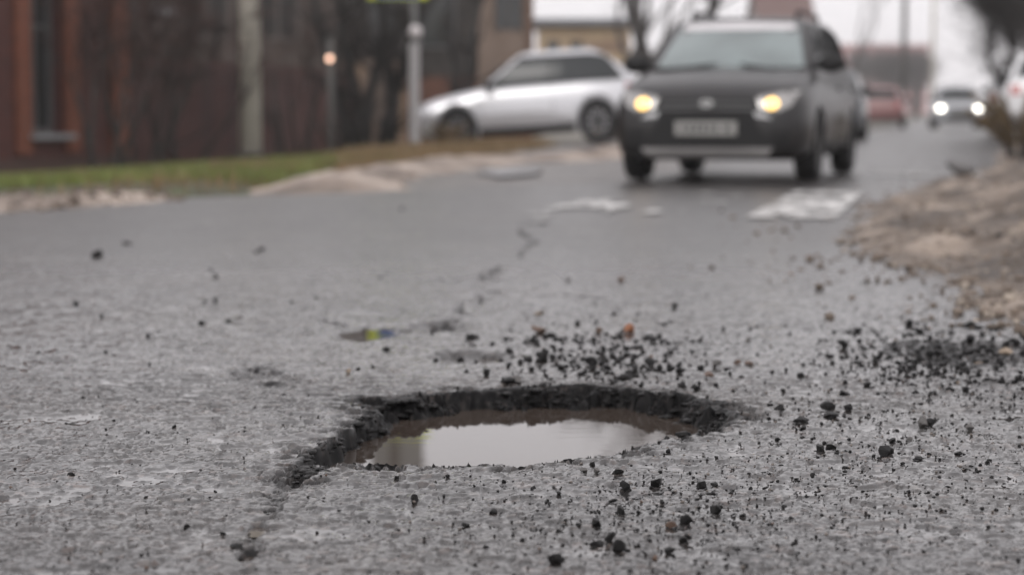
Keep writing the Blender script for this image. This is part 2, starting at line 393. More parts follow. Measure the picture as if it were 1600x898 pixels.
bank_m = mat('pale silt bank', (.13, .10, .08), .65, col2=(.46, .38, .32), col3=(.30, .24, .20), scale=1.6, lo=.34, hi=.62, bump=.8, bscale=25)
bank('sand_bank', [G(508, 296), G(545, 286), G(600, 276), G(690, 262), G(770, 256), G(880, 252), G(975, 243)], .85, .11, 101)
bank('sand_bank', [G(930, 250), G(985, 238), (4.4, 34)], .9, .12, 105)
bank('silt_streak', [G(-250, 338), G(0, 331), G(120, 322), G(250, 312)], .28, .05, 109)
bank('silt_streak', [G(-250, 316), G(0, 309), G(200, 306)], .35, .05, 112)
# lawn strip between the road and the fence
A0, FD = np.array([-6.69, 27.6]), np.array([.23, .973])
LAWN = [G(-700, 310), G(-200, 308), G(0, 306), G(330, 304), G(470, 294), G(525, 283), G(640, 262), (-.9, 31.5), (-2.6, 43), tuple(A0 + FD * 16), tuple(A0 - FD * 8), (-14, 20)]
soil_m = mat('lawn soil', (.05, .042, .03), .8, col2=(.07, .085, .03), scale=3)
def lawn_z(x, y, sd): return -.02 + .07 * sstep(-.05, .5, sd) + .05 * (fbm(x * 1.5, y * 1.5, 121) - .5)
sheet('grass_verge', LAWN, .15, lawn_z, soil_m, warp=.12, seed=123)
def grass(name, P, n, hgt, m, label, thr=.4, seed=0):
    P = np.asarray(P); lo, hi = P.min(0), P.max(0)
    x = rng.uniform(lo[0], hi[0], n); y = rng.uniform(lo[1], hi[1], n)
    sd = sd_poly(x, y, P); k = (sd > .12) & (fbm(x * .8, y * .8, seed) > thr); x, y, sd = x[k], y[k], sd[k]; n = len(x)
    z = H(x, y) + lawn_z(x, y, sd) - .01
    a = rng.uniform(0, 6.28, n); h = hgt * rng.uniform(.5, 1.4, n); w = .006 + .006 * rng.random(n); b = rng.uniform(0, 6.28, n); lean = h * rng.uniform(.1, .8, n)
    p = np.stack([x, y, z], 1); e = np.stack([np.cos(a) * w, np.sin(a) * w, 0 * a], 1); tip = p + np.stack([np.cos(b) * lean, np.sin(b) * lean, h], 1)
    V = np.stack([p - e, p + e, tip], 1).reshape(-1, 3); F = np.arange(3 * n).reshape(-1, 3)
    return tag(link(name, npmesh(name, V, F, False), m), label, 'grass', kind='stuff')
green_m = mat('grass blades', (.075, .10, .02), .55, col2=(.21, .25, .055), scale=1.2)
straw_m = mat('dry grass', (.16, .11, .05), .7, col2=(.25, .17, .09), scale=3)
grass('grass', LAWN, 300000, .09, green_m, 'short green grass on the strip between road and fence', .44, 131)
grass('dry_grass', LAWN, 70000, .10, straw_m, 'dead yellowed stalks among the green grass strip', .47, 137)
DRY = [G(500, 290), G(640, 268), (.9, 36), (-1.2, 40), (-3.0, 34)]
grass('dry_grass', DRY, 26000, .16, straw_m, 'dry brown grass and weeds round the tree feet', .42, 133)

# ------------------------------------------------------------------ water
def water_m():
    m = bpy.data.materials.new('muddy water'); m.use_nodes = True; n = m.node_tree.nodes; l = m.node_tree.links; p = n['Principled BSDF']
    p.inputs['Base Color'].default_value = (.060, .047, .039, 1); p.inputs['Roughness'].default_value = .025; p.inputs['IOR'].default_value = 1.38
    tc = n.new('ShaderNodeTexCoord'); mp = n.new('ShaderNodeMapping'); mp.inputs['Scale'].default_value = (5, 14, 1)
    nz = n.new('ShaderNodeTexNoise'); nz.inputs['Scale'].default_value = 2.2; nz.inputs['Detail'].default_value = 3
    b = n.new('ShaderNodeBump'); b.inputs['Strength'].default_value = .022; b.inputs['Distance'].default_value = .004
    l.new(tc.outputs['Object'], mp.inputs[0]); l.new(mp.outputs[0], nz.inputs['Vector']); l.new(nz.outputs['Fac'], b.inputs['Height']); l.new(b.outputs['Normal'], p.inputs['Normal'])
    return m
WM = water_m()
def pool(P, z, label, zadd=0):
    bm = bmesh.new(); bm.faces.new([bm.verts.new((x, y, z)) for x, y in P]); bm.normal_update()
    for f in bm.faces:
        if f.normal.z < 0: f.normal_flip()
    return tag(obj('water', bm, WM), label, kind='structure')
pool(POT, WATER_Z, 'brown rainwater standing in the pothole')
for (cx, cy), rx, ry, dep in DIPS:
    zc = min([road_z(cx + rx * .5 * a, cy + ry * 1.5 * b) for a in (-.6, 0, .6) for b in (-.6, 0, .6)])
    P = [(cx + 1.5 * rx * math.cos(a), cy + 4.0 * ry * math.sin(a)) for a in np.linspace(0, 6.283, 20, endpoint=False)]
    pool(P, zc + dep * .55, 'small brown pool in a dip of the cracked asphalt')
pool([G(742, 274), G(800, 266), G(850, 267), G(840, 276), G(780, 281)], .035, 'shallow puddle on the muddy lane')

# ------------------------------------------------------------------ road paint (worn)
paint_m = mat('worn white road paint', (.62, .61, .59), .45, col2=(.42, .41, .40), scale=9, lo=.3, hi=.7)
def paint(P0, d, w, L, thr, label, seed):
    d = np.array(d) / np.hypot(*d); nrm = np.array([d[1], -d[0]])
    a = np.arange(0, w + .001, .03); b = np.arange(0, L + .001, .06); Aa, Bb = np.meshgrid(a, b)
    x = (P0[0] + Aa * nrm[0] + Bb * d[0]).ravel(); y = (P0[1] + Aa * nrm[1] + Bb * d[1]).ravel()
    F = grid_faces(len(b), len(a)); k = (fbm(x * 5, y * 3, seed) > thr) & (fbm(x * 19, y * 14, seed + 5) > .27); F = F[k[F].all(1)]
    V, F, _ = compact(np.stack([x, y, H(x, y) + .012], 1), F)
    return tag(link('road_marking', npmesh('road_marking', V, F), paint_m), label, kind='structure')
paint(G(1165, 342), (.2, .98), .52, 4.0, .31, 'white crossing stripe in front of the dark car', 141)
paint(G(775, 348), (.2, .98), .45, 4.0, .50, 'worn crossing stripe', 142)
paint(G(970, 345), (.2, .98), .40, 4.0, .60, 'almost worn away crossing stripe', 144)
paint(G(1335, 272), (.98, -.2), .9, 2.2, .38, 'stop line beside the dark car', 143)

# ------------------------------------------------------------------ stones and crumbs
def rock_mesh(seed, flat=.75, rough=.25):
    r = random.Random(seed); bm = bmesh.new()
    for k in range(15):
        u = r.uniform(-1, 1); a = r.uniform(0, 6.283); s = math.sqrt(1 - u * u) ; q = r.uniform(1 - rough, 1)
        bm.verts.new((.5 * q * s * math.cos(a), .5 * q * s * math.sin(a) * r.uniform(.7, 1), .5 * q * u * flat))
    o = bmesh.ops.convex_hull(bm, input=bm.verts)
    bmesh.ops.delete(bm, geom=[v for v in bm.verts if not v.link_faces], context='VERTS')
    bmesh.ops.triangulate(bm, faces=bm.faces)
    zm = min(v.co.z for v in bm.verts)
    for v in bm.verts: v.co.z -= zm
    me = bpy.data.meshes.new('stone'); bm.to_mesh(me); bm.free(); return me
black_m = mat('bitumen crumb', (.004, .004, .0043), .42, col2=(.015, .0138, .0134), scale=60, bump=.6, bscale=250, spec=.22)
brown_m = mat('brown pebble', (.075, .045, .03), .45, col2=(.14, .085, .06), scale=50, bump=.4, bscale=200)
tan_m = mat('tan pebble', (.26, .19, .13), .45, col2=(.36, .29, .22), scale=60, bump=.4, bscale=200)
orange_m = mat('reddish pebble', (.22, .075, .03), .45, col2=(.30, .12, .05), scale=60, bump=.4, bscale=200)
grey_m = mat('grey stone', (.07, .068, .066), .45, col2=(.13, .12, .115), scale=45, bump=.4, bscale=200)
SM = {'k': black_m, 'b': brown_m, 't': tan_m, 'o': orange_m, 'g': grey_m}
ROCKS = {k: [] for k in SM}
for k in SM:
    for s in range(9 if k == 'k' else 3):
        me = rock_mesh(s * 7 + ord(k), random.Random(s).uniform(.55, .95)); me.materials.append(SM[k]); ROCKS[k].append(me)
def stone(px, py, wpx, kind='k', name='asphalt_crumb', label=None, cat='stone', group=None, hf=1.0, at=None):
    x, y = at if at else G(px, py)
    z = road_z(x, y); me = random.choice(ROCKS[kind]); s = wpx * y / FPX * 1.08 if wpx else 0
    o = bpy.data.objects.new(name, me); C.objects.link(o); o.location = (x, y, z - .06 * s); o.scale = (s, s * random.uniform(.8, 1.1), s * hf)
    o.rotation_euler = (random.uniform(-.25, .25), random.uniform(-.25, .25), random.uniform(0, 6.28))
    return tag(o, label, cat, group)
# the ones that stand out, as seen in the photograph: x, y of the foot, width, kind, label
SPECIAL = [(868, 886, 30, 'k', 'large pointed black asphalt lump on the bare road before the pothole', 1.1),
 (965, 745, 24, 'k', 'blocky flat topped black chunk near the pothole rim, beside two round grey stones', .8),
 (913, 740, 15, 'g', 'round grey stone near the pothole rim, one of two beside a blocky black chunk', 1),
 (931, 742, 15, 'g', 'round grey stone near the pothole rim, one of two beside a blocky black chunk', .9),
 (649, 788, 18, 'k', 'upright dark brown chip standing in front of the pothole', 1.4),
 (727, 825, 24, 'k', 'low flat black crumb in front of the pothole, apart from the others', .45),
 (984, 520, 22, 'o', 'rust coloured pebble among black crumbs behind the pothole', 1),
 (1016, 532, 30, 'k', 'big dark lump beside the rust coloured pebble', .8),
 (1014, 571, 22, 'k', 'round black lump behind the pothole, below the rust coloured pebble', 1),
 (842, 522, 30, 'b', 'big brown stone with a tan chip beyond it behind the pothole', .7),
 (843, 492, 25, 't', 'tan chip just beyond the big brown stone', .6),
 (1120, 574, 20, 'g', 'egg shaped grey stone standing alone behind the right pothole rim', 1.1),
 (1152, 570, 16, 'b', 'brown stone of a touching pair behind the right pothole rim', .8),
 (1170, 571, 18, 'b', 'brown stone of a touching pair behind the right pothole rim', .8),
 (1515, 511, 25, 'k', 'big black lump on the road by the sandy verge', .85),
 (1572, 556, 24, 't', 'pale tan stone in the black rubble by the verge', .7),
 (153, 403, 26, 'k', 'black lump far out on the clean asphalt, beside a long dark lump', .8),
 (197, 382, 30, 'k', 'long dark lump far out on the clean asphalt', .5),
 (758, 588, 13, 'k', 'upright black splinter behind the pothole', 1.7),
 (895, 608, 20, 'k', 'black lump on the far rim of the pothole', 1.1),
 (734, 531, 20, 'k', 'black lump between the two small pools', .9),
 (372, 858, 30, 'k', 'wide black chunk at the end of the crack before the pothole', .5),
 (375, 866, 22, 'k', 'dark chip leaning under the wide black chunk at the crack', .5),
 (350, 838, 14, 'k', 'round dark crumb by the end of the crack', .9),
 (112, 745, 15, 'k', 'lone black crumb on the asphalt left of the pothole', .8),
 (271, 669, 9, 'k', 'upright dark splinter on the asphalt left of the pothole', 1.8),
 (291, 827, 14, 'k', 'pointed black splinter on the asphalt left of the crack', 1.2),
 (974, 440, 17, 'b', 'round brown stone far behind the pothole on the road', .9),
 (888, 438, 13, 'g', 'round grey stone far behind the pothole on the road', .9),
 (545, 583, 12, 't', 'small tan pebble behind the left pothole rim', .8),
 (603, 548, 15, 'k', 'black crumb beside the bigger pool behind the pothole', 1),
 (1560, 407, 24, 'k', 'dark lump lying on the sandy verge', .6),
 (1584, 415, 14, 'k', 'small dark lump on the sandy verge beside a bigger one', .7),
 (1298, 742 - 90, 14, 'k', 'black crumb on the bare asphalt right of the pothole rim', .8)]
for px, py, w, k, lab, hf in SPECIAL:
    g = 'twin stones' if 'one of two' in lab or 'touching pair' in lab else None
    o = stone(px, py, w, k, {'k': 'asphalt_lump'}.get(k, 'pebble'), lab, 'stone', g, hf)
    if px > 1540 and py < 420: o.location.z += .10
MORE = [(240, 526, 12), (315, 508, 14), (336, 470, 10), (320, 473, 9), (408, 392, 14), (400, 396, 10), (118, 476, 11), (178, 657, 9), (337, 434, 11), (330, 424, 9), (232, 528, 9), (247, 520, 9), (356, 504, 10), (494, 466, 9), (456, 474, 8), (560, 578, 11), (582, 575, 9), (604, 430, 8), (594, 435, 8), (60, 551, 8), (165, 552, 8), (130, 624, 8), (443, 618, 9), (234, 570, 6), (158, 496, 9), (530, 800, 9), (787, 760, 11), (590, 735, 14), (620, 750, 10), (700, 748, 9), (745, 530, 12), (1104, 570, 9), (628, 328, 9), (1330, 300, 9)]
for px, py, w in MORE:
    where = 'left of the pothole' if px < 500 else 'round the pothole'
    stone(px, py, w, 'k', 'asphalt_crumb', 'small black crumb alone on the open asphalt ' + where, 'stone', 'lone crumbs ' + where, random.uniform(.7, 1.2))
pot = np.array(POT)
def in_pot(x, y, marg=.02): return sd_poly(np.array([x]), np.array([y]), pot)[0] > -marg
def scatter(n, sampler, smin, smax, kinds, label, group):
    c = 0; k = 0
    while c < n and k < n * 30:
        k += 1; px, py = sampler()
        x, y = G(px, py)
        if in_pot(x, y) or not (0 < px < 1610 and py < 905): continue
        s = smin * (smax / smin) ** (random.random() ** 1.7)
        kd = random.choice(kinds); kw = {'k': 'black', 'b': 'brown', 'g': 'grey'}[kd]; sw = 'larger ' if s > smin + .55 * (smax - smin) else 'small '
        o = stone(0, 0, s * FPX / y, kd, 'asphalt_crumb' if kd == 'k' else 'pebble', sw + kw + label, 'stone', sw + kw + group, random.uniform(.6, 1.15), at=(x, y)); c += 1
g_ = random.gauss
scatter(75, lambda: (g_(1400, 170), g_(610, 60)), .009, .040, 'kkkkkkg', ' crumb on the wet asphalt between pothole and sandy verge', ' crumbs between pothole and verge')
scatter(60, lambda: (g_(1010, 130), g_(820, 50)), .007, .028, 'kkkkkkb', ' crumb on the asphalt in front of the pothole', ' crumbs in front of the pothole')
scatter(65, lambda: (g_(930, 95), g_(552, 26)), .011, .044, 'kkkkkbg', ' crumb in the spill behind the far pothole rim', ' crumbs behind the pothole')
scatter(25, lambda: (random.uniform(0, 520), random.uniform(560, 890)), .006, .010, 'kkkb', ' grain on the open asphalt left of the pothole', ' grains left of the pothole')
scatter(28, lambda: (g_(1480, 85), g_(548, 17)), .016, .042, 'kkk', ' lump in the rubble heap at the foot of the sandy verge', ' lumps in the verge rubble')
def gravel(name, n, sampler, smin, smax, m, label, zoff=0, zf=road_z, allow=False, hs=(.5, 1.2), bed=.1):
    base = []
    for me in ROCKS['k'][:5]:
        v = np.array([q.co[:] for q in me.vertices]); f = np.array([p.vertices[:] for p in me.polygons]); base.append((v, f))
    Vs, Fs, off = [], [], 0
    for i in range(n):
        x, y = sampler()
        if not allow and in_pot(x, y, .0): continue
        v, f = base[i % 5]; s = smin * (smax / smin) ** (random.random() ** 2); a = random.uniform(0, 6.28)
        q = v * s * np.array([1, random.uniform(.7, 1.1), random.uniform(*hs)]); c, d = math.cos(a), math.sin(a)
        q = np.stack([q[:, 0] * c - q[:, 1] * d + x, q[:, 0] * d + q[:, 1] * c + y, q[:, 2] + zf(x, y) - bed * s + zoff], 1)
        Vs.append(q); Fs.append(f + off); off += len(v)
    return tag(link(name, npmesh(name, np.concatenate(Vs), np.concatenate(Fs), False), m), label, 'gravel', kind='stuff')
def pxs(f):
    def s():
        while True:
            px, py = f()
            if 200 < py < 940: return G(px, py)
    return s
gravel('gravel', 2600, pxs(lambda: (g_(1420, 210), g_(640, 90))), .003, .013, black_m, 'fine black grit washed over the asphalt towards the verge')
gravel('gravel', 2000, pxs(lambda: (g_(1060, 200), g_(810, 60))), .003, .009, black_m, 'fine dark grit strewn over the asphalt before the pothole')
gravel('gravel', 1150, pxs(lambda: (g_(945, 95), g_(568, 30))), .003, .028, black_m, 'fine dark grit spilled behind the pothole')
gravel('gravel', 3200, pxs(lambda: (random.uniform(-100, 1700), random.uniform(420, 930))), .002, .007, black_m, 'sparse fine grit over the whole road')
gravel('gravel', 1100, pxs(lambda: (g_(1490, 120), g_(560, 26))), .007, .026, black_m, 'black asphalt rubble heaped at the foot of the verge')
clod_m = mat('mud clods', (.075, .056, .042), .7, col2=(.22, .175, .14), scale=5)
edge = np.array(VERGE[1:13])
def verge_edge():
    while True:
        i = random.randrange(len(edge) - 1); a, b = edge[i], edge[i + 1]; p = a + (b - a) * random.random(); sc = .12 + .02 * p[1]
        q = p + np.array([random.gauss(.05, sc), random.gauss(0, sc * 2)])
        if q[1] > 4: return tuple(q)
def on_bank(key):
    x0, y0, st_, Z, K = SHEETS[key]
    def f():
        while True:
            x, y = x0 + random.random() * st_ * (Z.shape[1] - 1), y0 + random.random() * st_ * 1.6 * (Z.shape[0] - 1)
            if sheet_at(key, x, y, 4) > .03: return x, y
    return f
for key in ('bank101', 'bank105', 'bank109', 'bank112'):
    gravel('mud_clods', 500, on_bank(key), .015, .14, clod_m if key != 'bank101' else mat('pale clods', (.16, .13, .105), .7, col2=(.40, .33, .28), scale=5), 'lumps of silt and soil on the ' + ('bank below the silver crossover' if key == 'bank101' else 'bank end beside the dark hatchback' if key == 'bank105' else 'silt streaks by the grass strip'), zf=lambda x, y, key=key: sheet_at(key, x, y), bed=.3)
def on_verge():
    while True:
        px, py = random.uniform(1290, 1680), random.uniform(262, 560); x, y = G(px, py)
        if sheet_at('dirt_verge', x, y, 4) > .02: return x, y
vz = lambda x, y: max(sheet_at('dirt_verge', x, y), road_z(x, y))
gravel('mud_clods', 2200, on_verge, .010, .075, clod_m, 'brown clods of soil lying over the sandy verge', zf=vz, bed=.25)
gravel('gravel', 900, on_verge, .008, .05, mat('pale gravel', (.20, .165, .135), .7, col2=(.42, .36, .30), scale=8), 'pale gravel mixed into the sandy verge', zf=vz, bed=.2)
gravel('mud_clods', 1100, verge_edge, .006, .05, clod_m, 'brown mud clods crumbling from the sandy verge onto the road')
gravel('gravel', 900, pxs(lambda: (g_(1250, 330), g_(680, 110))), .003, .010, mat('mixed grit', (.10, .085, .075), .6, col2=(.20, .17, .15), scale=40), 'fine pale and brown grit over the asphalt')
def rim():
    c = pot.mean(0)
    while True:
        i = random.choice((18, 19, 20, 21, 22)) if random.random() < .3 else random.randrange(len(POT)); a, b = np.array(POT[i]), np.array(POT[(i + 1) % len(POT)]); p = a + (b - a) * random.random()
        if p[1] > 4.15 or p[0] > .36 or p[0] < -.27:
            deep = .22 if p[0] > .25 else .13; lft = p[0] < -.2 and p[1] < 4.3
            return tuple(p + (c - p) * random.uniform(.0 if lft else .035, .16 if lft else deep))
gravel('rubble', 3200, rim, .006, .042, black_m, 'broken black asphalt rubble on the walls of the pothole', allow=True, hs=(.22, .6), bed=.22)

# ------------------------------------------------------------------ cars
glass_m = mat('tinted car glass', (.014, .018, .02), .08, spec=.5); screen_m = mat('misted windscreen glass', (.17, .215, .215), .08, spec=.8, coat=1, col2=(.11, .14, .14), scale=2)  # screen's base colour is lightened to stand for the sky it reflects
tyre_m = mat('tyre rubber', (.009, .009, .0095), .8, spec=.3); rim_m = mat('alloy rim', (.35, .35, .36), .35, .8); darkrim_m = mat('dark rim', (.06, .06, .062), .4, .6)
trim_m = mat('black plastic trim', (.008, .008, .0085), .6, spec=.35); chrome_m = mat('chrome', (.6, .6, .6), .2, 1)
plate_m = mat('number plate', (.30, .295, .28), .5); ink_m = mat('plate characters', (.06, .06, .06), .6)
red_m = mat('tail lamp red', (.30, .02, .02), .25, coat=1); lampglass_m = mat('clear lamp glass', (.35, .34, .33), .12, .4, coat=1)
skid_m = mat('grey skid plate', (.36, .35, .345), .5)
BVH = {}
def project(name, outline, axis, sign, bvh, m, parent, off=.008, thick=.03, cuts=3):
    """a panel with the given outline laid on the body along an axis: 'x' outline is (y, z), 'y' outline is (x, z)"""
    bm = bmesh.new()
    mk = (lambda a, b: Vector((0, a, b))) if axis == 'x' else (lambda a, b: Vector((a, 0, b)))
    bm.faces.new([bm.verts.new(mk(a, b)) for a, b in outline])
    bmesh.ops.triangulate(bm, faces=bm.faces)
    bmesh.ops.subdivide_edges(bm, edges=bm.edges, cuts=cuts, use_grid_fill=True)
    d = Vector((-sign, 0, 0)) if axis == 'x' else Vector((0, -sign, 0)); last = None; hits = {}
    for v in bm.verts:
        h = bvh.ray_cast(v.co - d * 6, d); hits[v] = h[0]
    ok = [h for h in hits.values() if h is not None]
    if not ok: bm.free(); return None
    for v, h in hits.items():
        if h is None: h = min(ok, key=lambda q: (mk(*((q.y, q.z) if axis == 'x' else (q.x, q.z))) - v.co).length)
        if axis == 'x': v.co.x = h.x
        else: v.co.y = h.y
        v.co -= d * off
    e = [x for x in bm.edges if x.is_boundary]; r = bmesh.ops.extrude_edge_only(bm, edges=e)
    for v in r['geom']:
        if isinstance(v, bmesh.types.BMVert): v.co += d * thick
    bmesh.ops.recalc_face_normals(bm, faces=bm.faces)
    return obj(name, bm, m, parent)
WHEELS = {}
def wheel(parent, x, y, r, w, rimmat):
    key = (r, w, rimmat.name)
    if key not in WHEELS:
        bm = bmesh.new(); lathe(bm, [(r * .66, -w / 2), (r * .93, -w / 2), (r, -w * .32), (r, w * .32), (r * .93, w / 2), (r * .66, w / 2)]); t = bpy.data.meshes.new('tyre'); bm.to_mesh(t); bm.free(); t.materials.append(tyre_m)
        bm = bmesh.new(); lathe(bm, [(r * .56, -w * .4), (r * .67, -w * .46), (r * .67, w * .46), (r * .56, w * .4)])
        for k in range(10):
            M = Matrix.Rotation(2 * math.pi * k / 10, 4, 'Y'); box(bm, -.022, .022, w * .25, w * .40, .04, r * .6, M)
            box(bm, -.022, .022, -w * .40, -w * .25, .04, r * .6, M)
        lathe(bm, [(.001, -w * .42), (.06, -w * .42), (.06, w * .42), (.001, w * .42)], n=12)
        q = bpy.data.meshes.new('rim'); bm.to_mesh(q); bm.free(); q.materials.append(rimmat)
        WHEELS[key] = (t, q)
    t, q = WHEELS[key]; wo_ = empty('wheel', (x, y, r)); wo_.parent = parent
    a = bpy.data.objects.new('tyre', t); C.objects.link(a); a.parent = wo_
    b = bpy.data.objects.new('rim', q); C.objects.link(b); b.parent = wo_
def car(name, loc, rotz, label, paint, st, cab, wb, tr=.31, tw=.2, pitch=0, lit=None, cladding=None, detail=True, rimmat=None, rails=False, group=None, glass=None, skid=False):
    root = empty(name, loc, (0, pitch, rotz)); tag(root, label, 'car', group)
    gm = glass or glass_m
    # body shell lofted over stations (x, z bottom, z top, half width, half width on top)
    bm = bmesh.new(); rings = []
    for x, zb, zt, hw, th in st:
        h = zt - zb
        half = [(hw * .80, zb), (hw * .96, zb + .10 * h), (hw, zb + .30 * h), (hw * .995, zb + .55 * h), (hw * .985, zb + .74 * h), (th + .45 * (hw * .985 - th), zb + .91 * h), (th, zb + .965 * h), (th * .85, zt - .006), (th * .45, zt + .012)]
        ring = [(0, zb)] + half + [(0, zt + .02)] + [(-a, b) for a, b in half[::-1]]
        rings.append([bm.verts.new((x, a, b)) for a, b in ring])
    for Aa, Bb in zip(rings, rings[1:]):
        for k in range(len(Aa)): bm.faces.new((Aa[k], Aa[(k + 1) % len(Aa)], Bb[(k + 1) % len(Aa)], Bb[k]))
    bm.faces.new(rings[0]); bm.faces.new(rings[-1][::-1])
    bmesh.ops.recalc_face_normals(bm, faces=bm.faces)
    bvh = BVHTree.FromBMesh(bm)
    body = obj('body', bm, paint, root, True)
    hwm = max(s[3] for s in st)
    for sx in (1, -1):
        for sy in (1, -1):
            b2 = bmesh.new(); lathe(b2, [(.001, -.20), (tr + .055, -.20), (tr + .055, .20), (.001, .20)], n=32); cut = obj('cut', b2, None)
            cut.location = (sx * wb / 2, sy * (hwm - .06), tr + .01)
            md = body.modifiers.new('arch', 'BOOLEAN'); md.operation = 'DIFFERENCE'; md.object = cut; md.solver = 'EXACT'
            cut.parent = None
    mw = root.matrix_world.copy()
    keep = (root.location.copy(), root.rotation_euler.copy()); root.location = (0, 0, 0); root.rotation_euler = (0, 0, 0)
    bpy.context.view_layer.update(); dg = bpy.context.evaluated_depsgraph_get()
    me = bpy.data.meshes.new_from_object(body.evaluated_get(dg)); body.modifiers.clear(); body.data = me
    for o in [o for o in bpy.data.objects if o.name.startswith('cut')]: bpy.data.objects.remove(o)
    if not me.materials: me.materials.append(paint)
    me.materials[0] = paint
    me.polygons.foreach_set('use_smooth', [p.area < .12 for p in me.polygons])
    me.set_sharp_from_angle(angle=R(38)) if hasattr(me, 'set_sharp_from_angle') else None
    root.location, root.rotation_euler = keep
    # cabin
    zb, zr, xf0, xf1, xr0, xr1, w0, w1 = cab          # belt z, roof z, screen foot, screen head, rear foot, rear head, half widths
    bm = bmesh.new(); rings = []
    for t, k in ((-.25, 0), (0, 0), (.25, 0), (.5, 0), (.75, 0), (.88, .02), (.95, .05), (1.0, .16)):
        z = zb + (zr - zb) * t; tt = min(t, .95)
        xf = xf0 + (xf1 - xf0) * (tt ** 1.05 if tt > 0 else tt) - k * .9; xr = xr0 + (xr1 - xr0) * (max(tt, 0) ** 1.4) + k * .7; w = w0 + (w1 - w0) * (max(tt, 0) ** 1.3) - k * .6
        ring = []; nf = 9
        for i in range(nf): u = -1 + 2 * i / (nf - 1); ring.append((xf - .13 * abs(u) ** 2.4, w * u))
        for i in range(1, 8): u = i / 8; ring.append((xf - .13 + (xr + .06 - xf + .13) * u, w * (1 + .03 * math.sin(math.pi * u))))
        for i in range(nf): u = 1 - 2 * i / (nf - 1); ring.append((xr + .06 * abs(u) ** 2, w * u))
        for i in range(1, 8): u = 1 - i / 8; ring.append((xf - .13 + (xr + .06 - xf + .13) * u, -w * (1 + .03 * math.sin(math.pi * u))))
        rings.append([bm.verts.new((a, b, z)) for a, b in ring])
    for Aa, Bb in zip(rings, rings[1:]):
        for k in range(len(Aa)): bm.faces.new((Aa[k], Aa[(k + 1) % len(Aa)], Bb[(k + 1) % len(Aa)], Bb[k]))
    c = bm.verts.new(((xf1 + xr1) / 2, 0, zr + .025))
    for k in range(len(rings[-1])): bm.faces.new((rings[-1][k], rings[-1][(k + 1) % len(rings[-1])], c))
    bmesh.ops.recalc_face_normals(bm, faces=bm.faces); cbvh = BVHTree.FromBMesh(bm)
    cabin = obj('cabin', bm, paint, root, True)
    hz = zr - zb; a, b = zb + .04, zb + hz * .84
    ww = lambda t: w0 + (w1 - w0) * t ** 1.3
    project('windscreen', [(-ww(.05) * .90, a), (0, a - .01), (ww(.05) * .90, a), (ww(.84) * .88, b), (0, b + .02), (-ww(.84) * .88, b)], 'x', 1, cbvh, gm, cabin, .006, .02, 4)
    project('rear_window', [(-ww(.1) * .85, a + .05), (ww(.1) * .85, a + .05), (ww(.84) * .82, b), (-ww(.84) * .82, b)], 'x', -1, cbvh, gm, cabin, .006, .02, 4)
    xs_f = lambda t: xf0 + (xf1 - xf0) * t - .20; xs_r = lambda t: xr0 + (xr1 - xr0) * t ** 1.4 + .22; mid = (xf1 + xr1) / 2 + .12
    b2_ = zb + hz * .83
    for sy in (1, -1):
        project('window_trim', [(xs_f(.02) + .02, a - .015), (xs_r(.2) - .03, a + .02), (xs_r(.62) - .03, b2_ - .03), (xs_r(.84) + .10, b2_ + .02), (xs_f(.84), b2_ + .02)], 'y', sy, cbvh, trim_m, cabin, .014, .03, 4)
        project('side_window', [(xs_f(.1), a), (mid + .012, a), (mid + .012, b2_), (xs_f(.84) + .02, b2_)], 'y', sy, cbvh, gm, cabin, .024, .03, 3)
        project('side_window', [(mid - .012, a), (xs_r(.25), a + .05), (xs_r(.62) , b2_ - .05), (xs_r(.84) + .12, b2_), (mid - .012, b2_)], 'y', sy, cbvh, gm, cabin, .024, .03, 3)
        # mirror
        bm = bmesh.new(); M = Matrix.Translation((xf0 - .28, sy * (w0 + .14), zb + .07))
        bmesh.ops.create_uvsphere(bm, u_segments=14, v_segments=8, radius=1, matrix=M @ Matrix.Diagonal((.07, .13, .085, 1)))
        box(bm, xf0 - .30, xf0 - .25, min(sy * (w0 - .03), sy * (w0 + .08)), max(sy * (w0 - .03), sy * (w0 + .08)), zb + .02, zb + .05)
        obj('mirror', bm, trim_m, root, True)
        if detail:
            zl = st[len(st) // 2][1]; zt = zb
            for x0 in (xf0 - .12, mid, xr1 + .25):
                project('door_seam', [(x0 - .006, zl + .14), (x0 + .006, zl + .14), (x0 + .006, zt - .03), (x0 - .006, zt - .03)], 'y', sy, bvh, trim_m, body, .002, .02, 2)
            for x0 in (mid + .22, mid - .75):
                project('door_handle', [(x0 - .09, zb - .16), (x0 + .09, zb - .16), (x0 + .09, zb - .125), (x0 - .09, zb - .125)], 'y', sy, bvh, trim_m if cladding else paint, body, .02, .03, 1)
            project('sill', [(wb / 2 - tr - .07, zl + .02), (-wb / 2 + tr + .07, zl + .02), (-wb / 2 + tr + .07, zl + .15), (wb / 2 - tr - .07, zl + .15)], 'y', sy, bvh, cladding or trim_m, body, .006, .03, 3)
        for sx in (1, -1): wheel(root, sx * wb / 2, sy * (hwm - tw / 2 - .01), tr, tw, rimmat or rim_m)
        if rails:
            bm = bmesh.new(); tube(bm, [(xf1 - .15, sy * (w1 - .10), zr - .03), (xf1 - .28, sy * (w1 - .09), zr + .055), (xr1 + .25, sy * (w1 - .09), zr + .055), (xr1 + .1, sy * (w1 - .10), zr - .04)], .018, 8); obj('roof_rail', bm, trim_m, root, True)
    return root, body, bvh, cbvh
def rect(y0, y1, z0, z1): return [(y0, z0), (y1, z0), (y1, z1), (y0, z1)]
def ell(cy, cz, ry, rz, n=18): return [(cy + ry * math.cos(2 * math.pi * k / n), cz + rz * math.sin(2 * math.pi * k / n)) for k in range(n)]

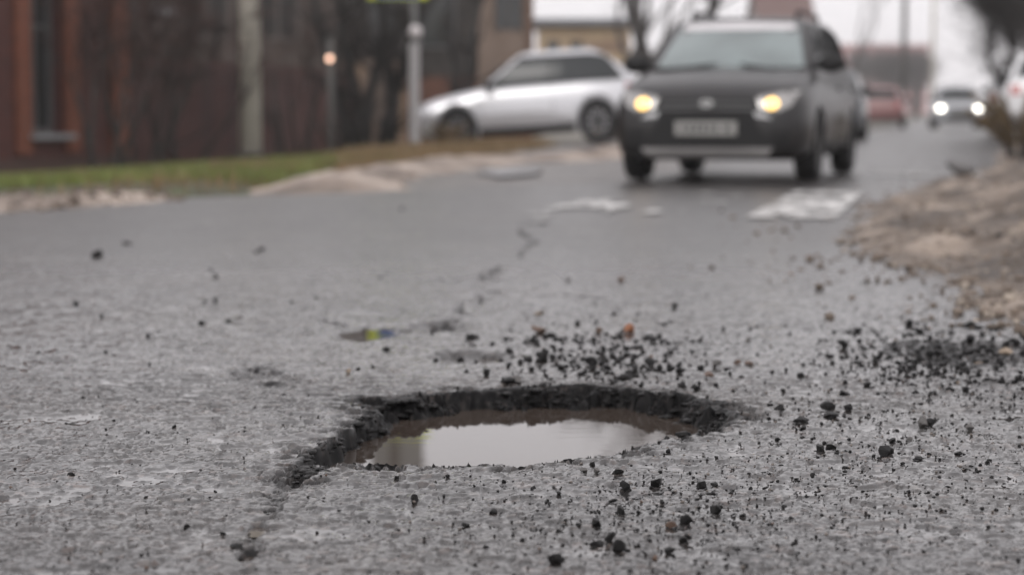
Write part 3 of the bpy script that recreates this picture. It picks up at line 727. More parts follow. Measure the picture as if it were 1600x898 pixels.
# --- the dark hatchback coming towards the pothole
dark_p = mat('dark grey metallic paint', (.014, .0135, .015), .38, .25, coat=.18, col2=(.022, .020, .020), scale=3)
lamp_y = mat('lit warm headlamp', (.9, .6, .2), .3, emit=(1, .58, .14), estr=1.9)
st = [(2.06, .30, .60, .58, .52), (2.02, .24, .70, .70, .60), (1.93, .20, .775, .79, .68), (1.75, .19, .85, .838, .72), (1.40, .19, .915, .85, .745), (1.0, .19, .975, .852, .755), (.0, .19, .97, .852, .77), (-1.1, .19, .99, .852, .77), (-1.7, .22, 1.0, .835, .75), (-1.98, .30, .95, .78, .70), (-2.06, .38, .78, .70, .62)]
yaw = math.atan2(-.963, -.27)
DC = (2.18, 19.70)
root, body, bvh, cbvh = car('parked_car', (DC[0], DC[1], .004), yaw, 'dark grey hatchback with lit yellow headlamps and number plate beyond the pothole', dark_p, st,
    (.955, 1.46, 1.06, .34, -1.86, -1.45, .735, .575), 2.48, .30, .19, cladding=trim_m, rimmat=darkrim_m, rails=True)
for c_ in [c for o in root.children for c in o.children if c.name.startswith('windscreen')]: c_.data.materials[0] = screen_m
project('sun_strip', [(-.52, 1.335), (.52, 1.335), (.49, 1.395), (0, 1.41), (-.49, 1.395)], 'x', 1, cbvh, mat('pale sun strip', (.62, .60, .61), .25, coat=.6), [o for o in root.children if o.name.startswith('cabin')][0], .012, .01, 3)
root.name = 'hatchback_car'
for s in (1, -1):
    project('headlight', [(s * .40, .645), (s * .60, .60), (s * .70, .65), (s * .76, .78), (s * .62, .765), (s * .42, .725)], 'x', 1, bvh, lampglass_m, body, .006, .03, 3)
    hl = project('headlamp', ell(s * .545, .668, .056, .048), 'x', 1, bvh, lamp_y, body, .016, .03, 2)
    project('bumper_trim', [(s * .42, .555), (s * .56, .54), (s * .50, .585), (s * .40, .60)], 'x', 1, bvh, chrome_m, body, .010, .02, 2)
    project('fog_recess', [(s * .50, .30), (s * .68, .33), (s * .70, .43), (s * .56, .46)], 'x', 1, bvh, trim_m, body, .004, .02, 2)
    project('mud_flap', rect(-1.45, -1.20, .05, .06), 'y', s, bvh, trim_m, body) if False else None
gr = project('grille', [(-.40, .56), (.40, .56), (.44, .645), (.41, .715), (-.41, .715), (-.44, .645)], 'x', 1, bvh, trim_m, body, .008, .03, 3)
project('grille_bar', rect(-.39, .39, .665, .675), 'x', 1, bvh, darkrim_m, body, .014, .02, 3)
project('grille_bar', rect(-.40, .40, .615, .625), 'x', 1, bvh, darkrim_m, body, .014, .02, 3)
em = project('emblem', ell(0, .668, .058, .032), 'x', 1, bvh, mat('dull chrome', (.20, .20, .20), .4, .8), body, .022, .03, 1)
project('emblem_sail', [(-.055, .66), (.05, .652), (.02, .675), (.0, .69), (-.02, .675)], 'x', 1, bvh, darkrim_m, body, .026, .01, 1)
project('lower_grille', [(-.52, .315), (.52, .315), (.46, .43), (.40, .555), (-.40, .555), (-.46, .43)], 'x', 1, bvh, trim_m, body, .006, .02, 3)
pl = project('number_plate', rect(-.26, .26, .405, .52), 'x', 1, bvh, plate_m, body, .03, .04, 1)
for k, (u, w) in enumerate(((-.21, .035), (-.15, .04), (-.095, .04), (-.04, .04), (.02, .035), (.075, .035), (.16, .05))):
    project('plate_mark', rect(u, u + w, .435, .49), 'x', 1, bvh, ink_m, body, .033, .005, 1)
project('skid_plate', [(-.50, .215), (.50, .215), (.56, .30), (-.56, .30)], 'x', 1, bvh, skid_m, body, .018, .03, 3)
for s in (1, -1):
    bm = bmesh.new(); tube(bm, [(1.10, s * .55 - .1, .965), (.98, s * .1, 1.015)], .012, 6); obj('wiper', bm, trim_m, root)
    project('mud_splash', [(.25, .35), (-.75, .33), (-.78, .52), (-.3, .6), (.2, .55)], 'y', s, bvh, mat('mud film on paint', (.10, .085, .068), .8, col2=(.05, .045, .04), scale=6), body, .002, .01, 3)
# seats and dash seen as dark mass through the screen are behind tinted glass

# --- the silver crossover at the side lane
silver_p = mat('silver paint', (.66, .66, .68), .28, .65, coat=.5)
st = [(2.33, .34, .62, .62, .55), (2.28, .28, .74, .76, .64), (2.15, .24, .84, .88, .74), (1.85, .22, .92, .94, .80), (1.40, .22, .99, .955, .83), (.95, .22, 1.05, .958, .85), (.0, .22, 1.06, .955, .87), (-1.1, .22, 1.09, .965, .87), (-1.8, .25, 1.10, .95, .84), (-2.2, .34, 1.06, .87, .78), (-2.34, .44, .86, .78, .70)]
sx, sy = 1.42, 40.2
root, body, bvh, cbvh = car('crossover_car', (.36, 40.2, Hs(.36, 40.2) + .0), math.pi - .05, 'silver crossover standing nose down across the muddy side lane', silver_p, st,
    (1.02, 1.63, 1.02, .12, -2.26, -1.42, .84, .60), 2.81, .39, .26, pitch=R(3.6), rimmat=darkrim_m)
for s in (1, -1):
    root.scale = (.93, 1, 1.09)
    project('headlight', [(s * .50, .68), (s * .80, .66), (s * .84, .78), (s * .60, .80)], 'x', 1, bvh, lampglass_m, body, .006, .03, 2)
    project('tail_lamp', [(-2.26, .90), (-1.98, .93), (-2.0, 1.0), (-2.26, 1.0)], 'y', s, bvh, red_m, body, .008, .03, 2)
project('tail_lamp', rect(-.76, .76, .92, .985), 'x', -1, bvh, red_m, body, .008, .03, 3)
project('grille', [(-.45, .42), (.45, .42), (.40, .62), (-.40, .62)], 'x', 1, bvh, trim_m, body, .008, .03, 2)
project('number_plate', rect(-.26, .26, .62, .73), 'x', -1, bvh, plate_m, body, .02, .03, 1)

# --- smaller cars down the road
def generic(name, px, Y, rotz, label, paint, lit=False, z=None, scl=1, tall=0, group=None):
    X, _ = XZ(px, 170, Y)
    st = [(2.12, .30, .62, .60, .54), (2.06, .24, .72, .74, .62), (1.92, .21, .80, .83, .70), (1.6, .20, .88, .865, .75), (1.0, .20, .96, .88, .78), (.0, .20, .96, .88, .79), (-1.1, .20, .98, .88, .78), (-1.75, .23, .99, .86, .76), (-2.05, .31, .94, .80, .70), (-2.13, .40, .76, .72, .62)]
    r, b, bv, cb = car(name, (X, Y, Hs(X, Y) if z is None else z), rotz, label, paint, st, (.945, 1.48 + tall, 1.05, .30, -1.9, -1.45, .75, .58), 2.55, .31, .2, detail=False, group=group)
    lm = mat('lit white headlamp', (.9, .9, .85), .3, emit=(1, .95, .84), estr=6) if lit else lampglass_m
    for s in (1, -1):
        project('headlight', ell(s * .63, .70, .12, .075, 14), 'x', 1, bv, lm, b, .012, .03, 2)
        project('tail_lamp', [(s * .50, .72), (s * .72, .72), (s * .72, .90), (s * .52, .90)], 'x', -1, bv, red_m, b, .008, .03, 2)
    project('grille', [(-.42, .60), (.42, .60), (.42, .72), (-.42, .72)], 'x', 1, bv, trim_m, b, .008, .03, 2)
    project('lower_grille', [(-.5, .30), (.5, .30), (.44, .44), (-.44, .44)], 'x', 1, bv, trim_m, b, .008, .03, 2)
    project('number_plate', rect(-.26, .26, .45, .56), 'x', 1, bv, plate_m, b, .02, .03, 1)
    return r
back = math.pi * 1.5
white_p = mat('white car paint', (.72, .72, .73), .3, coat=.5); redp = mat('faded red car paint', (.24, .10, .095), .35, coat=.4); dk = mat('blue grey car paint', (.05, .06, .075), .3, .3, coat=.5); paleg = mat('pale grey car paint', (.42, .43, .45), .3, .3, coat=.5)
generic('sedan_car', 1494, 74, back - .15, 'pale grey car with glaring white headlamps coming down the misty road', paleg, True)
generic('red_car', 1378, 78, math.pi * .5 - .2, 'faded red car by the roadside before the misty trees', redp)
generic('dark_car', 1288, 45, back - .2, 'blue grey car almost hidden behind the dark hatchback', dk, z=.0)
generic('white_car', 1642, 40, math.pi * .5 - .25, 'white car parked at the end of the sandy verge, closer to the brown bush', white_p, z=.18)
generic('white_car', 1594, 55, math.pi * .5 - .25, 'white car parked under the dark bare trees, farther along the verge', white_p, z=.15)

# ------------------------------------------------------------------ buildings
def wallframe(s, off=0.0):
    """frame along the plots' front line: origin at s, x along, y away from the road"""
    p = A0 + FD * s + np.array([-FD[1], FD[0]]) * off
    return Matrix.Translation((p[0], p[1], -.32)) @ Matrix.Rotation(math.atan2(FD[1], FD[0]), 4, 'Z')
def brick_mat(name, c1, c2, mort, scale=1.0):
    m = bpy.data.materials.new(name); m.use_nodes = True; n = m.node_tree.nodes; l = m.node_tree.links; p = n['Principled BSDF']; p.inputs['Roughness'].default_value = .85
    tc = n.new('ShaderNodeTexCoord'); mp = n.new('ShaderNodeMapping'); mp.inputs['Rotation'].default_value = (R(90), 0, 0)
    b = n.new('ShaderNodeTexBrick'); b.inputs['Color1'].default_value = (*c1, 1); b.inputs['Color2'].default_value = (*c2, 1); b.inputs['Mortar'].default_value = (*mort, 1)
    b.inputs['Scale'].default_value = scale; b.inputs['Brick Width'].default_value = .25; b.inputs['Row Height'].default_value = .075; b.inputs['Mortar Size'].default_value = .008
    l.new(tc.outputs['Object'], mp.inputs[0]); l.new(mp.outputs[0], b.inputs['Vector']); l.new(b.outputs['Color'], p.inputs['Base Color']); return m
brick_m = brick_mat('dark red brick', (.095, .030, .025), (.13, .040, .031), (.07, .05, .045))
orange_brick = brick_mat('orange brick surround', (.22, .068, .036), (.27, .085, .045), (.14, .08, .06))
winglass = mat('dark house window', (.03, .034, .034), .12, spec=.6); frame_m = mat('grey window frame', (.14, .14, .14), .6); sill_m = mat('pale sill', (.34, .35, .36), .6)
roof_m = mat('dark sheet roof', (.045, .042, .042), .6, col2=(.07, .065, .06), scale=2); tan_wall = mat('tan plaster', (.185, .135, .105), .9, col2=(.23, .175, .14), scale=1.5)
dark_wall = mat('dark weathered cladding', (.045, .040, .037), .8, col2=(.07, .062, .056), scale=2); wood_m = mat('old pale boards', (.26, .17, .10), .8, col2=(.18, .12, .075), scale=4)
def put(root, M): root.matrix_world = M; return root
def part(name, parent, m, *boxes):
    bm = bmesh.new()
    for b in boxes: box(bm, *b)
    return obj(name, bm, m, parent)
def gable_roof(parent, x0, x1, y0, y1, z0, zr, m, over=.35, t=.10):
    bm = bmesh.new(); ym = (y0 + y1) / 2
    for ys, ye in ((y0 - over, ym), (y1 + over, ym)):
        zl = z0 - over * (zr - z0) / (ym - y0)
        v = [bm.verts.new(p) for p in ((x0 - over, ys, zl), (x1 + over, ys, zl), (x1 + over, ye, zr), (x0 - over, ye, zr), (x0 - over, ys, zl + t), (x1 + over, ys, zl + t), (x1 + over, ye, zr + t), (x0 - over, ye, zr + t))]
        for f in ((0, 1, 2, 3), (4, 7, 6, 5), (0, 4, 5, 1), (1, 5, 6, 2), (2, 6, 7, 3), (3, 7, 4, 0)): bm.faces.new([v[i] for i in f])
    bmesh.ops.recalc_face_normals(bm, faces=bm.faces)
    return obj('roof', bm, m, parent)
def gable_wall(parent, x0, x1, y0, y1, z0, zr, m):
    bm = bmesh.new(); ym = (y0 + y1) / 2
    for a, b in ((x0, x0 + .2), (x1 - .2, x1)):
        v = [bm.verts.new(p) for p in ((a, y0, z0), (a, y1, z0), (a, ym, zr), (b, y0, z0), (b, y1, z0), (b, ym, zr))]
        for f in ((0, 1, 2), (5, 4, 3), (0, 3, 4, 1), (1, 4, 5, 2), (2, 5, 3, 0)): bm.faces.new([v[i] for i in f])
    bmesh.ops.recalc_face_normals(bm, faces=bm.faces); return obj('gable', bm, m, parent)
# brick house by the lawn: front face is y=0 of its frame, x runs away along the road
bh = empty('brick_house'); put(bh, wallframe(0)); tag(bh, 'dark red brick house with tall window in orange brick surround behind the lawn', 'house')
WIN = [(-2.35, -1.35), (.85, 1.95)]
def walls_with_holes(x0, x1, z1, wins, zs, zt, depth, y=0):
    bx = []; xs = [x0]
    for a, b in wins: bx.append((xs[-1], a, y, y + depth, 0, z1)); bx.append((a, b, y, y + depth, 0, zs)); bx.append((a, b, y, y + depth, zt, z1)); xs.append(b)
    bx.append((xs[-1], x1, y, y + depth, 0, z1)); return bx
part('wall', bh, brick_m, *walls_with_holes(-7, 4.1, 3.9, WIN, .62, 2.75, .4), (-7, 4.1, 6.6, 7, 0, 3.9), (-7, -6.6, .4, 6.6, 0, 3.9), (3.7, 4.1, .4, 6.6, 0, 3.9))
part('plinth', bh, mat('plinth render', (.10, .06, .05), .9), (-7.04, 4.14, -.05, .38, 0, .28))
gable_roof(bh, -7, 4.1, 0, 7, 3.9, 5.4, roof_m); gable_wall(bh, -7, 4.1, 0, 7, 3.9, 5.35, brick_m)
for a, b in WIN:
    w = part('window', bh, winglass, (a, b, .22, .24, .62, 2.75))
    part('frame', w, frame_m, (a, a + .07, .16, .22, .62, 2.75), (b - .07, b, .16, .22, .62, 2.75), (a + .07, b - .07, .16, .22, .62, .69), (a + .07, b - .07, .16, .22, 2.68, 2.75), ((a + b) / 2 - .03, (a + b) / 2 + .03, .16, .22, .69, 2.68), (a + .07, b - .07, .165, .215, 2.05, 2.11))
    part('sill', w, sill_m, (a - .08, b + .08, -.16, .15, .55, .615))
    part('surround', w, orange_brick, (a - .42, a - .004, -.07, -.003, .35, 3.0), (b + .004, b + .42, -.07, -.003, .35, 3.0), (a - .42, b + .42, -.075, -.006, 3.003, 3.3))
part('pilaster', bh, orange_brick, (3.45, 3.95, -.12, -.003, .28, 3.88))
bm = bmesh.new(); tube(bm, [(-.55, -.14, .05), (-.55, -.14, 3.8)], .09, 10); obj('drainpipe', bm, roof_m, bh)
# board fence
fe = empty('board_fence'); put(fe, wallframe(4.2)); tag(fe, 'dark brown board fence behind the concrete pole and grass', 'fence')
board_m = [mat('brown fence paint %d' % k, c, .65, col2=d, scale=5) for k, (c, d) in enumerate((((.055, .020, .017), (.080, .029, .025)), ((.068, .026, .022), (.095, .037, .031)), ((.042, .018, .016), (.066, .027, .024))))]
bms = []
for k in range(3):
    for h in range(2):
        bm = bmesh.new(); box(bm, 0, .185, -.02, .02, .05, 1.72 + .03 * h); me = bpy.data.meshes.new('board'); bm.to_mesh(me); bm.free(); me.materials.append(board_m[k]); bms.append(me)
for i in range(66):
    o = bpy.data.objects.new('board', random.choice(bms)); C.objects.link(o); o.parent = fe; o.location = (i * .2, random.uniform(-.012, .012), 0)
for i in range(7): part('post', fe, trim_m, (i * 2.1, i * 2.1 + .08, .03, .11, 0, 1.7))
for z in (.4, 1.4): part('rail', fe, trim_m, (0, 13.2, .026, .07, z, z + .08))
# shed behind the fence
sh = empty('garden_shed'); put(sh, wallframe(5.0, 2.2)); tag(sh, 'low brown shed with pale board strip under a dark roof behind the fence', 'shed')
part('wall', sh, dark_wall, (0, 5.5, 0, 3, 0, 2.35)); part('roof', sh, roof_m, (-.3, 5.8, -.4, 3.4, 2.55, 2.72)); part('fascia', sh, sill_m, (1.0, 5.6, -.46, -.41, 2.60, 2.76))
for i in range(14): part('board', sh, wood_m, (.5 + i * .3, .78 + i * .3, -.05, -.004, 1.75, 2.15))
wh = empty('weathered_house'); Yw = 45.5; xa, xb = XZ(120, 0, Yw)[0], XZ(540, 0, Yw)[0]; wh.location = (xa, Yw, -.32); Ww = xb - xa
tag(wh, 'weathered grey brown boarded house rising behind the fence and shed', 'house')
gb = [mat('weathered boards %d' % k, c, .85, col2=d, scale=3) for k, (c, d) in enumerate((((.075, .058, .050), (.10, .08, .07)), ((.095, .075, .066), (.13, .105, .09)), ((.06, .048, .043), (.085, .068, .06))))]
nb = int(Ww / .24)
for i in range(nb): part('board', wh, random.choice(gb), (i * .24, i * .24 + .225, -.03 + random.uniform(-.006, .006), .02, 0, 4.4))
part('wall', wh, dark_wall, (0, Ww, .03, 6, 0, 4.4)); gable_roof(wh, 0, Ww, 0, 6, 4.4, 5.5, roof_m); gable_wall(wh, 0, Ww, 0, 6, 4.4, 5.45, dark_wall)
for a in (.9, 2.4, 3.9):
    w = part('window', wh, winglass, (a, a + .8, -.06, -.04, 2.5, 3.8)); part('frame', w, mat('old brown frame', (.12, .10, .09), .7), (a - .08, a, -.09, -.038, 2.42, 3.88), (a + .8, a + .88, -.09, -.038, 2.42, 3.88), (a, a + .8, -.09, -.038, 3.803, 3.88), (a, a + .8, -.09, -.038, 2.42, 2.497), (a + .37, a + .43, -.085, -.061, 2.5, 3.8))
# second house, tall and dark, with brick foot; then the tan one with the corner on the lane
dh = empty('dark_house', (0, 0, 0)); tag(dh, 'dark clad house with brick foot left of the tan house', 'house')
Yh = 48.0; xa, xb = XZ(556, 0, Yh)[0], XZ(744, 0, Yh)[0]
dh.location = (xa, Yh, -.32); Wd = xb - xa
part('wall', dh, dark_wall, (0, Wd, 0, 6, 1.7, 4.5)); part('brick_base', dh, brick_mat('brown brick', (.14, .055, .038), (.19, .08, .05), (.12, .09, .075)), (-.03, Wd + .03, -.06, 5.9, 0, 1.697))
gable_roof(dh, 0, Wd, 0, 6, 4.5, 5.9, roof_m); gable_wall(dh, 0, Wd, 0, 6, 4.5, 5.85, dark_wall)
for a in (.35, 1.5):
    w = part('window', dh, winglass, (a, a + .7, -.02, -.004, 2.4, 3.6)); part('frame', w, frame_m, (a - .06, a, -.05, -.003, 2.34, 3.66), (a + .7, a + .76, -.05, -.003, 2.34, 3.66), (a, a + .7, -.05, -.003, 3.603, 3.66), (a, a + .7, -.05, -.003, 2.34, 2.397))
th = empty('tan_house'); Yt = 47.0; xa, xb = XZ(747, 0, Yt)[0], XZ(832, 0, Yt)[0]; th.location = (xa, Yt, -.25); Wt = xb - xa
tag(th, 'tan plastered house corner with narrow dark window behind the silver crossover', 'house')
part('wall', th, tan_wall, (0, Wt, 0, 5, 0, 5.2)); part('corner_board', th, mat('brown corner board', (.13, .075, .05), .8), (Wt - .14, Wt + .02, -.04, .16, .0, 5.19))
part('plinth', th, brick_mat('plinth brick', (.17, .06, .04), (.20, .08, .05), (.12, .09, .08)), (-.02, Wt + .03, -.07, 5.02, 0, 1.3))
part('roof', th, roof_m, (-.3, Wt + .35, -.4, 5.4, 5.21, 5.45))
w = part('window', th, winglass, (.42, .92, -.02, -.004, 2.65, 4.2)); part('frame', w, mat('dark frame', (.05, .04, .035), .7), (.36, .42, -.05, -.003, 2.6, 4.25), (.92, .98, -.05, -.003, 2.6, 4.25), (.64, .70, -.045, -.006, 2.65, 4.2))
# far houses beyond the lane
ho = empty('ochre_house'); Yo = 82; xa, xb = XZ(842, 0, Yo)[0], XZ(985, 0, Yo)[0]; ho.location = (xa, Yo, -.2); Wo = xb - xa
tag(ho, 'pale ochre two storey house far behind the silver crossover', 'house')
part('wall', ho, mat('ochre plaster', (.46, .35, .22), .9, col2=(.40, .29, .19), scale=.8), (0, Wo, 0, 6, 0, 4.1)); part('roof', ho, mat('blue grey sheet roof', (.16, .17, .19), .6), (-.3, Wo + .3, -.4, 6.4, 4.1, 4.35))
for k in range(3):
    part('floor_band', ho, mat('brown band', (.25, .17, .12), .9), (1.8, Wo - .1, -.03, -.002, .8 + k * 1.15, 1.15 + k * 1.15))
for a in (.3, 1.2): part('window', ho, winglass, (a, a + .5, -.02, -.003, 2.6, 3.5))
gc = empty('gable_shed'); Yg = 60; xg = XZ(884, 0, Yg)[0]; gc.location = (xg, Yg, -.15); tag(gc, 'small white gabled shed with steep dark roof behind the silver crossover', 'shed')
bm = bmesh.new(); v = [bm.verts.new(p) for p in ((-.62, 0, 0), (.62, 0, 0), (.62, 0, .9), (0, 0, 2.2), (-.62, 0, .9), (-.62, 3, 0), (.62, 3, 0), (.62, 3, .9), (0, 3, 2.2), (-.62, 3, .9))]
for f in ((0, 1, 2, 3, 4), (9, 8, 7, 6, 5), (0, 5, 6, 1), (1, 6, 7, 2), (2, 7, 8, 3), (3, 8, 9, 4), (4, 9, 5, 0)): bm.faces.new([v[i] for i in f])
obj('wall', bm, white_p if False else mat('white boards', (.60, .58, .55), .8), gc)
bm = bmesh.new()
for s in (1, -1):
    M = Matrix.Translation((0, -.25, 2.42)) @ Matrix.Rotation(s * math.atan2(1.3, .62), 4, 'Y'); box(bm, *((0, 2.1) if s > 0 else (-2.1, 0)), 0, 3.5, -.16, .0, M)
obj('roof', bm, roof_m, gc)
rb = empty('red_building'); Yr = 420; xa, xb = XZ(1318, 0, Yr)[0], XZ(1452, 0, Yr)[0]; rb.location = (xa, Yr, 0); Wr = xb - xa
tag(rb, 'red walled building fading into the mist down the road', 'building')
part('wall', rb, mat('pink red wall paled as by mist', (.46, .22, .21), .9), (0, Wr, 0, 14, 0, 13.2)); part('roof', rb, mat('red roof sheets', (.50, .22, .21), .7), (-.4, Wr + .4, -.5, 14.5, 13.2, 13.7))  # distance haze is partly put into this paled red
for j in range(4):
    for k in range(6): part('window', rb, winglass, (1.0 + k * 2.7, 2.5 + k * 2.7, -.03, -.003, 1.6 + j * 3, 3.2 + j * 3))
r2 = empty('brown_roof_house'); Y2 = 160; xa, xb = XZ(1190, 0, Y2)[0], XZ(1268, 0, Y2)[0]; r2.location = (xa, Y2, 0); W2 = xb - xa
tag(r2, 'house with brown pitched roof showing over the dark hatchback', 'house')
part('wall', r2, mat('grey plaster', (.30, .27, .26), .9), (0, W2, 0, 8, 0, 7.4)); gable_roof(r2, 0, W2, 0, 8, 7.4, 10.2, mat('brown roof sheets', (.14, .08, .07), .7)); gable_wall(r2, 0, W2, 0, 8, 7.4, 10.1, mat('grey plaster', (.3, .27, .26)))

# old plank gate behind the bare stems
ga = empty('plank_gate'); Yg2 = 42.3; xa, xb = XZ(528, 0, Yg2)[0], XZ(648, 0, Yg2)[0]; ga.location = (xa, Yg2, -.3); tag(ga, 'old tan plank gate behind the dark bare stems', 'gate'); npl = int((xb - xa) / .17)
tanb = [mat('old tan plank %d' % k, c, .8, col2=d, scale=5) for k, (c, d) in enumerate((((.22, .15, .10), (.30, .21, .145)), ((.13, .095, .075), (.18, .13, .10)), ((.09, .07, .06), (.13, .10, .08))))]
for i in range(npl): part('plank', ga, random.choice(tanb), (i * .17, i * .17 + .155, -.02 + random.uniform(-.008, .008), .015, .05, 1.95 + random.uniform(-.05, .05)))
for z in (.5, 1.5): part('rail', ga, dark_wall, (0, xb - xa, .02, .07, z, z + .09))

# ------------------------------------------------------------------ poles, signs
conc_m = mat('concrete', (.47, .44, .38), .85, col2=(.53, .50, .44), scale=6, bump=.4, bscale=40)
metal_m = mat('galvanised post', (.22, .23, .23), .5, .4, col2=(.30, .30, .30), scale=8)
def pole(name, px, Y, base_y, r0, r1, h, m, label, lean=0, cat='pole'):
    X, _ = XZ(px, base_y, Y); root = empty(name, (X, Y, Hs(X, Y))); tag(root, label, cat)
    bm = bmesh.new(); tube(bm, [(0, 0, -.3), (lean * .5, 0, h * .5), (lean, 0, h)], [r0, (r0 + r1) / 2, r1], 14); obj('shaft', bm, m, root, True)
    return root
p = pole('utility_pole', 392, 31, 245, .165, .15, 9, conc_m, 'thick grey concrete utility pole on the grass before the fence')
part('foot_collar', p, dark_wall, (-.22, .22, -.22, .22, -.1, .22))
bm = bmesh.new(); tube(bm, [(-.9, 0, 8.4), (.9, 0, 8.4)], .05, 8); obj('crossarm', bm, roof_m, p)
p = pole('lamp_post', 517, 33, 245, .055, .05, 1.95, mat('dull post', (.11, .105, .10), .7), 'thin grey post with a small glowing amber lamp among the bare stems')
bm = bmesh.new(); bmesh.ops.create_uvsphere(bm, u_segments=14, v_segments=8, radius=.045, matrix=Matrix.Translation((0, -.10, 1.60))); obj('lamp', bm, mat('amber lamp glow', (1, .6, .4), .3, emit=(1, .62, .45), estr=2.2), p, True)
part('post_cap', p, trim_m, (-.08, .08, -.08, .08, 1.951, 1.99))
# sign post with fluorescent framed signs
Ys = 34.0
p = pole('sign_post', 648, Ys, 230, .05, .05, 5.85, metal_m, 'grey sign post with fluorescent yellow framed signs beside the dark trees', cat='road sign')
bm = bmesh.new(); tube(bm, [(0, -.02, -.2), (0, -.02, 1.8)], [.085, .085], 12); obj('sleeve', bm, mat('pale sleeve', (.36, .35, .35), .6), p)
bm = bmesh.new(); bmesh.ops.create_uvsphere(bm, u_segments=14, v_segments=8, radius=.11, matrix=Matrix.Translation((.02, -.03, 1.98))); obj('white_cap', bm, mat('white cap', (.62, .58, .58), .5), p, True)
fluo = mat('fluorescent yellow green', (.62, .72, .02), .4); blue_m = mat('sign blue', (.02, .09, .32), .35); wsign = mat('sign white', (.75, .75, .75), .4); back_m = mat('grey sheet back', (.24, .24, .23), .6)
s1 = part('sign_panel', p, fluo, (-.74, .22, -.09, -.06, 2.50, 3.46)); part('sign_face', s1, blue_m, (-.61, .09, -.097, -.0905, 2.52, 3.22))
bm = bmesh.new(); v = [bm.verts.new(q) for q in ((-.54, -.099, 2.58), (.02, -.099, 2.58), (-.26, -.099, 3.14))]; bm.faces.new(v); r_ = bmesh.ops.extrude_face_region(bm, geom=bm.faces[:]); [setattr(q.co, 'y', q.co.y - .004) for q in r_['geom'] if isinstance(q, bmesh.types.BMVert)]; obj('sign_triangle', bm, wsign, s1)
s3 = part('sign_panel', p, back_m, (-.72, .12, -.09, -.06, 4.56, 5.85)); part('stiffener', s3, mat('dark stiffener', (.09, .085, .075), .7), (-.42, -.27, -.14, -.0905, 4.64, 5.85)); part('edge_strip', s3, fluo, (-.72, .24, -.13, -.0915, 4.50, 4.64))
part('brace', p, metal_m, (-.5, .2, -.058, -.045, 5.1, 5.16)); part('brace', p, metal_m, (-.6, .05, -.058, -.045, 2.8, 2.86))
pole('utility_pole', 1411, 105, 190, .15, .12, 12, mat('grey wooden pole', (.10, .095, .09), .8), 'dark utility pole in front of the misty red building')
pole('utility_pole', 1456, 150, 190, .16, .12, 10, conc_m, 'far pale utility pole close to the misty road car')

# ------------------------------------------------------------------ trees
bark_m = mat('wet dark bark', (.030, .026, .024), .75, col2=(.055, .047, .042), scale=8, bump=.5, bscale=30)
twig_m = mat('brown twigs', (.055, .042, .038), .8); grey_twig = mat('grey brown twigs', (.06, .052, .050), .8)
def tree(name, X, Y, h, label, stems=1, spread=.35, r0=.14, seed=1, twig=900, twlen=.5, tm=None, group=None, lean=(0, 0), low=.25, depth=4):
    r = random.Random(seed); root = empty(name, (X, Y, Hs(X, Y) - .02)); tag(root, label, 'tree', group)
    bm = bmesh.new(); tips = []
    def grow(p, d, L, rad, lev):
        n = 4; pts = [p]; q = p.copy(); dd = d.copy()
        for i in range(n):
            dd = (dd + Vector((r.gauss(0, .13), r.gauss(0, .13), r.gauss(.05, .08)))).normalized(); q = q + dd * L / n; pts.append(q.copy())
        rr = [rad * (1 - .45 * i / n) for i in range(n + 1)]; tube(bm, pts, rr, 7 if lev < 2 else 4, lev == 0)
        if lev >= 1: tips.extend((pts[k], dd.copy(), lev) for k in range(1, n + 1))
        if lev < depth:
            for k in range(r.choice((2, 3)) if lev else r.choice((3, 4))):
                i = n if k < 2 else r.randint(2, n); a = r.uniform(0, 6.283); s = spread * r.uniform(.7, 1.7)
                nd = (dd + Vector((math.cos(a) * s, math.sin(a) * s, r.uniform(-.1, .35)))).normalized()
                grow(pts[i], nd, L * r.uniform(.55, .8), rr[i] * r.uniform(.5, .75), lev + 1)
    for s in range(stems):
        a = r.uniform(0, 6.283); k = .18 if stems > 1 else 0
        d0 = Vector((lean[0] + k * math.cos(a) * 1.4, lean[1] + k * math.sin(a), 1)).normalized()
        grow(Vector((k * math.cos(a), k * math.sin(a), -.1)), d0, h * (low + .12), r0 * r.uniform(.75, 1.1), 0)
    obj('trunk', bm, bark_m, root, True)
    Vs = []
    for i in range(twig):
        p, d, lev = r.choice(tips); dv = (d * .6 + Vector((r.gauss(0, .6), r.gauss(0, .6), r.gauss(.2, .45)))).normalized(); L = twlen * r.uniform(.4, 1.5); w = .006 + .008 * r.random()
        sd = dv.cross(Vector((r.gauss(0, 1), r.gauss(0, 1), r.gauss(0, 1)))).normalized() * w; e = p + dv * L
        Vs += [p - sd, p + sd, e]
        s2 = dv.cross(sd).normalized() * w; Vs += [p - s2, p + s2, e]
        for q in range(2):
            b = p + dv * L * r.uniform(.3, .8); bd = (dv + Vector((r.gauss(0, .5), r.gauss(0, .5), r.gauss(0, .5)))).normalized(); Vs += [b - sd * .7, b + sd * .7, b + bd * L * .5]
    if Vs:
        V = np.array([v[:] for v in Vs]); link('crown', npmesh('crown', V, np.arange(len(V)).reshape(-1, 3), False), tm or twig_m, root)
    return root
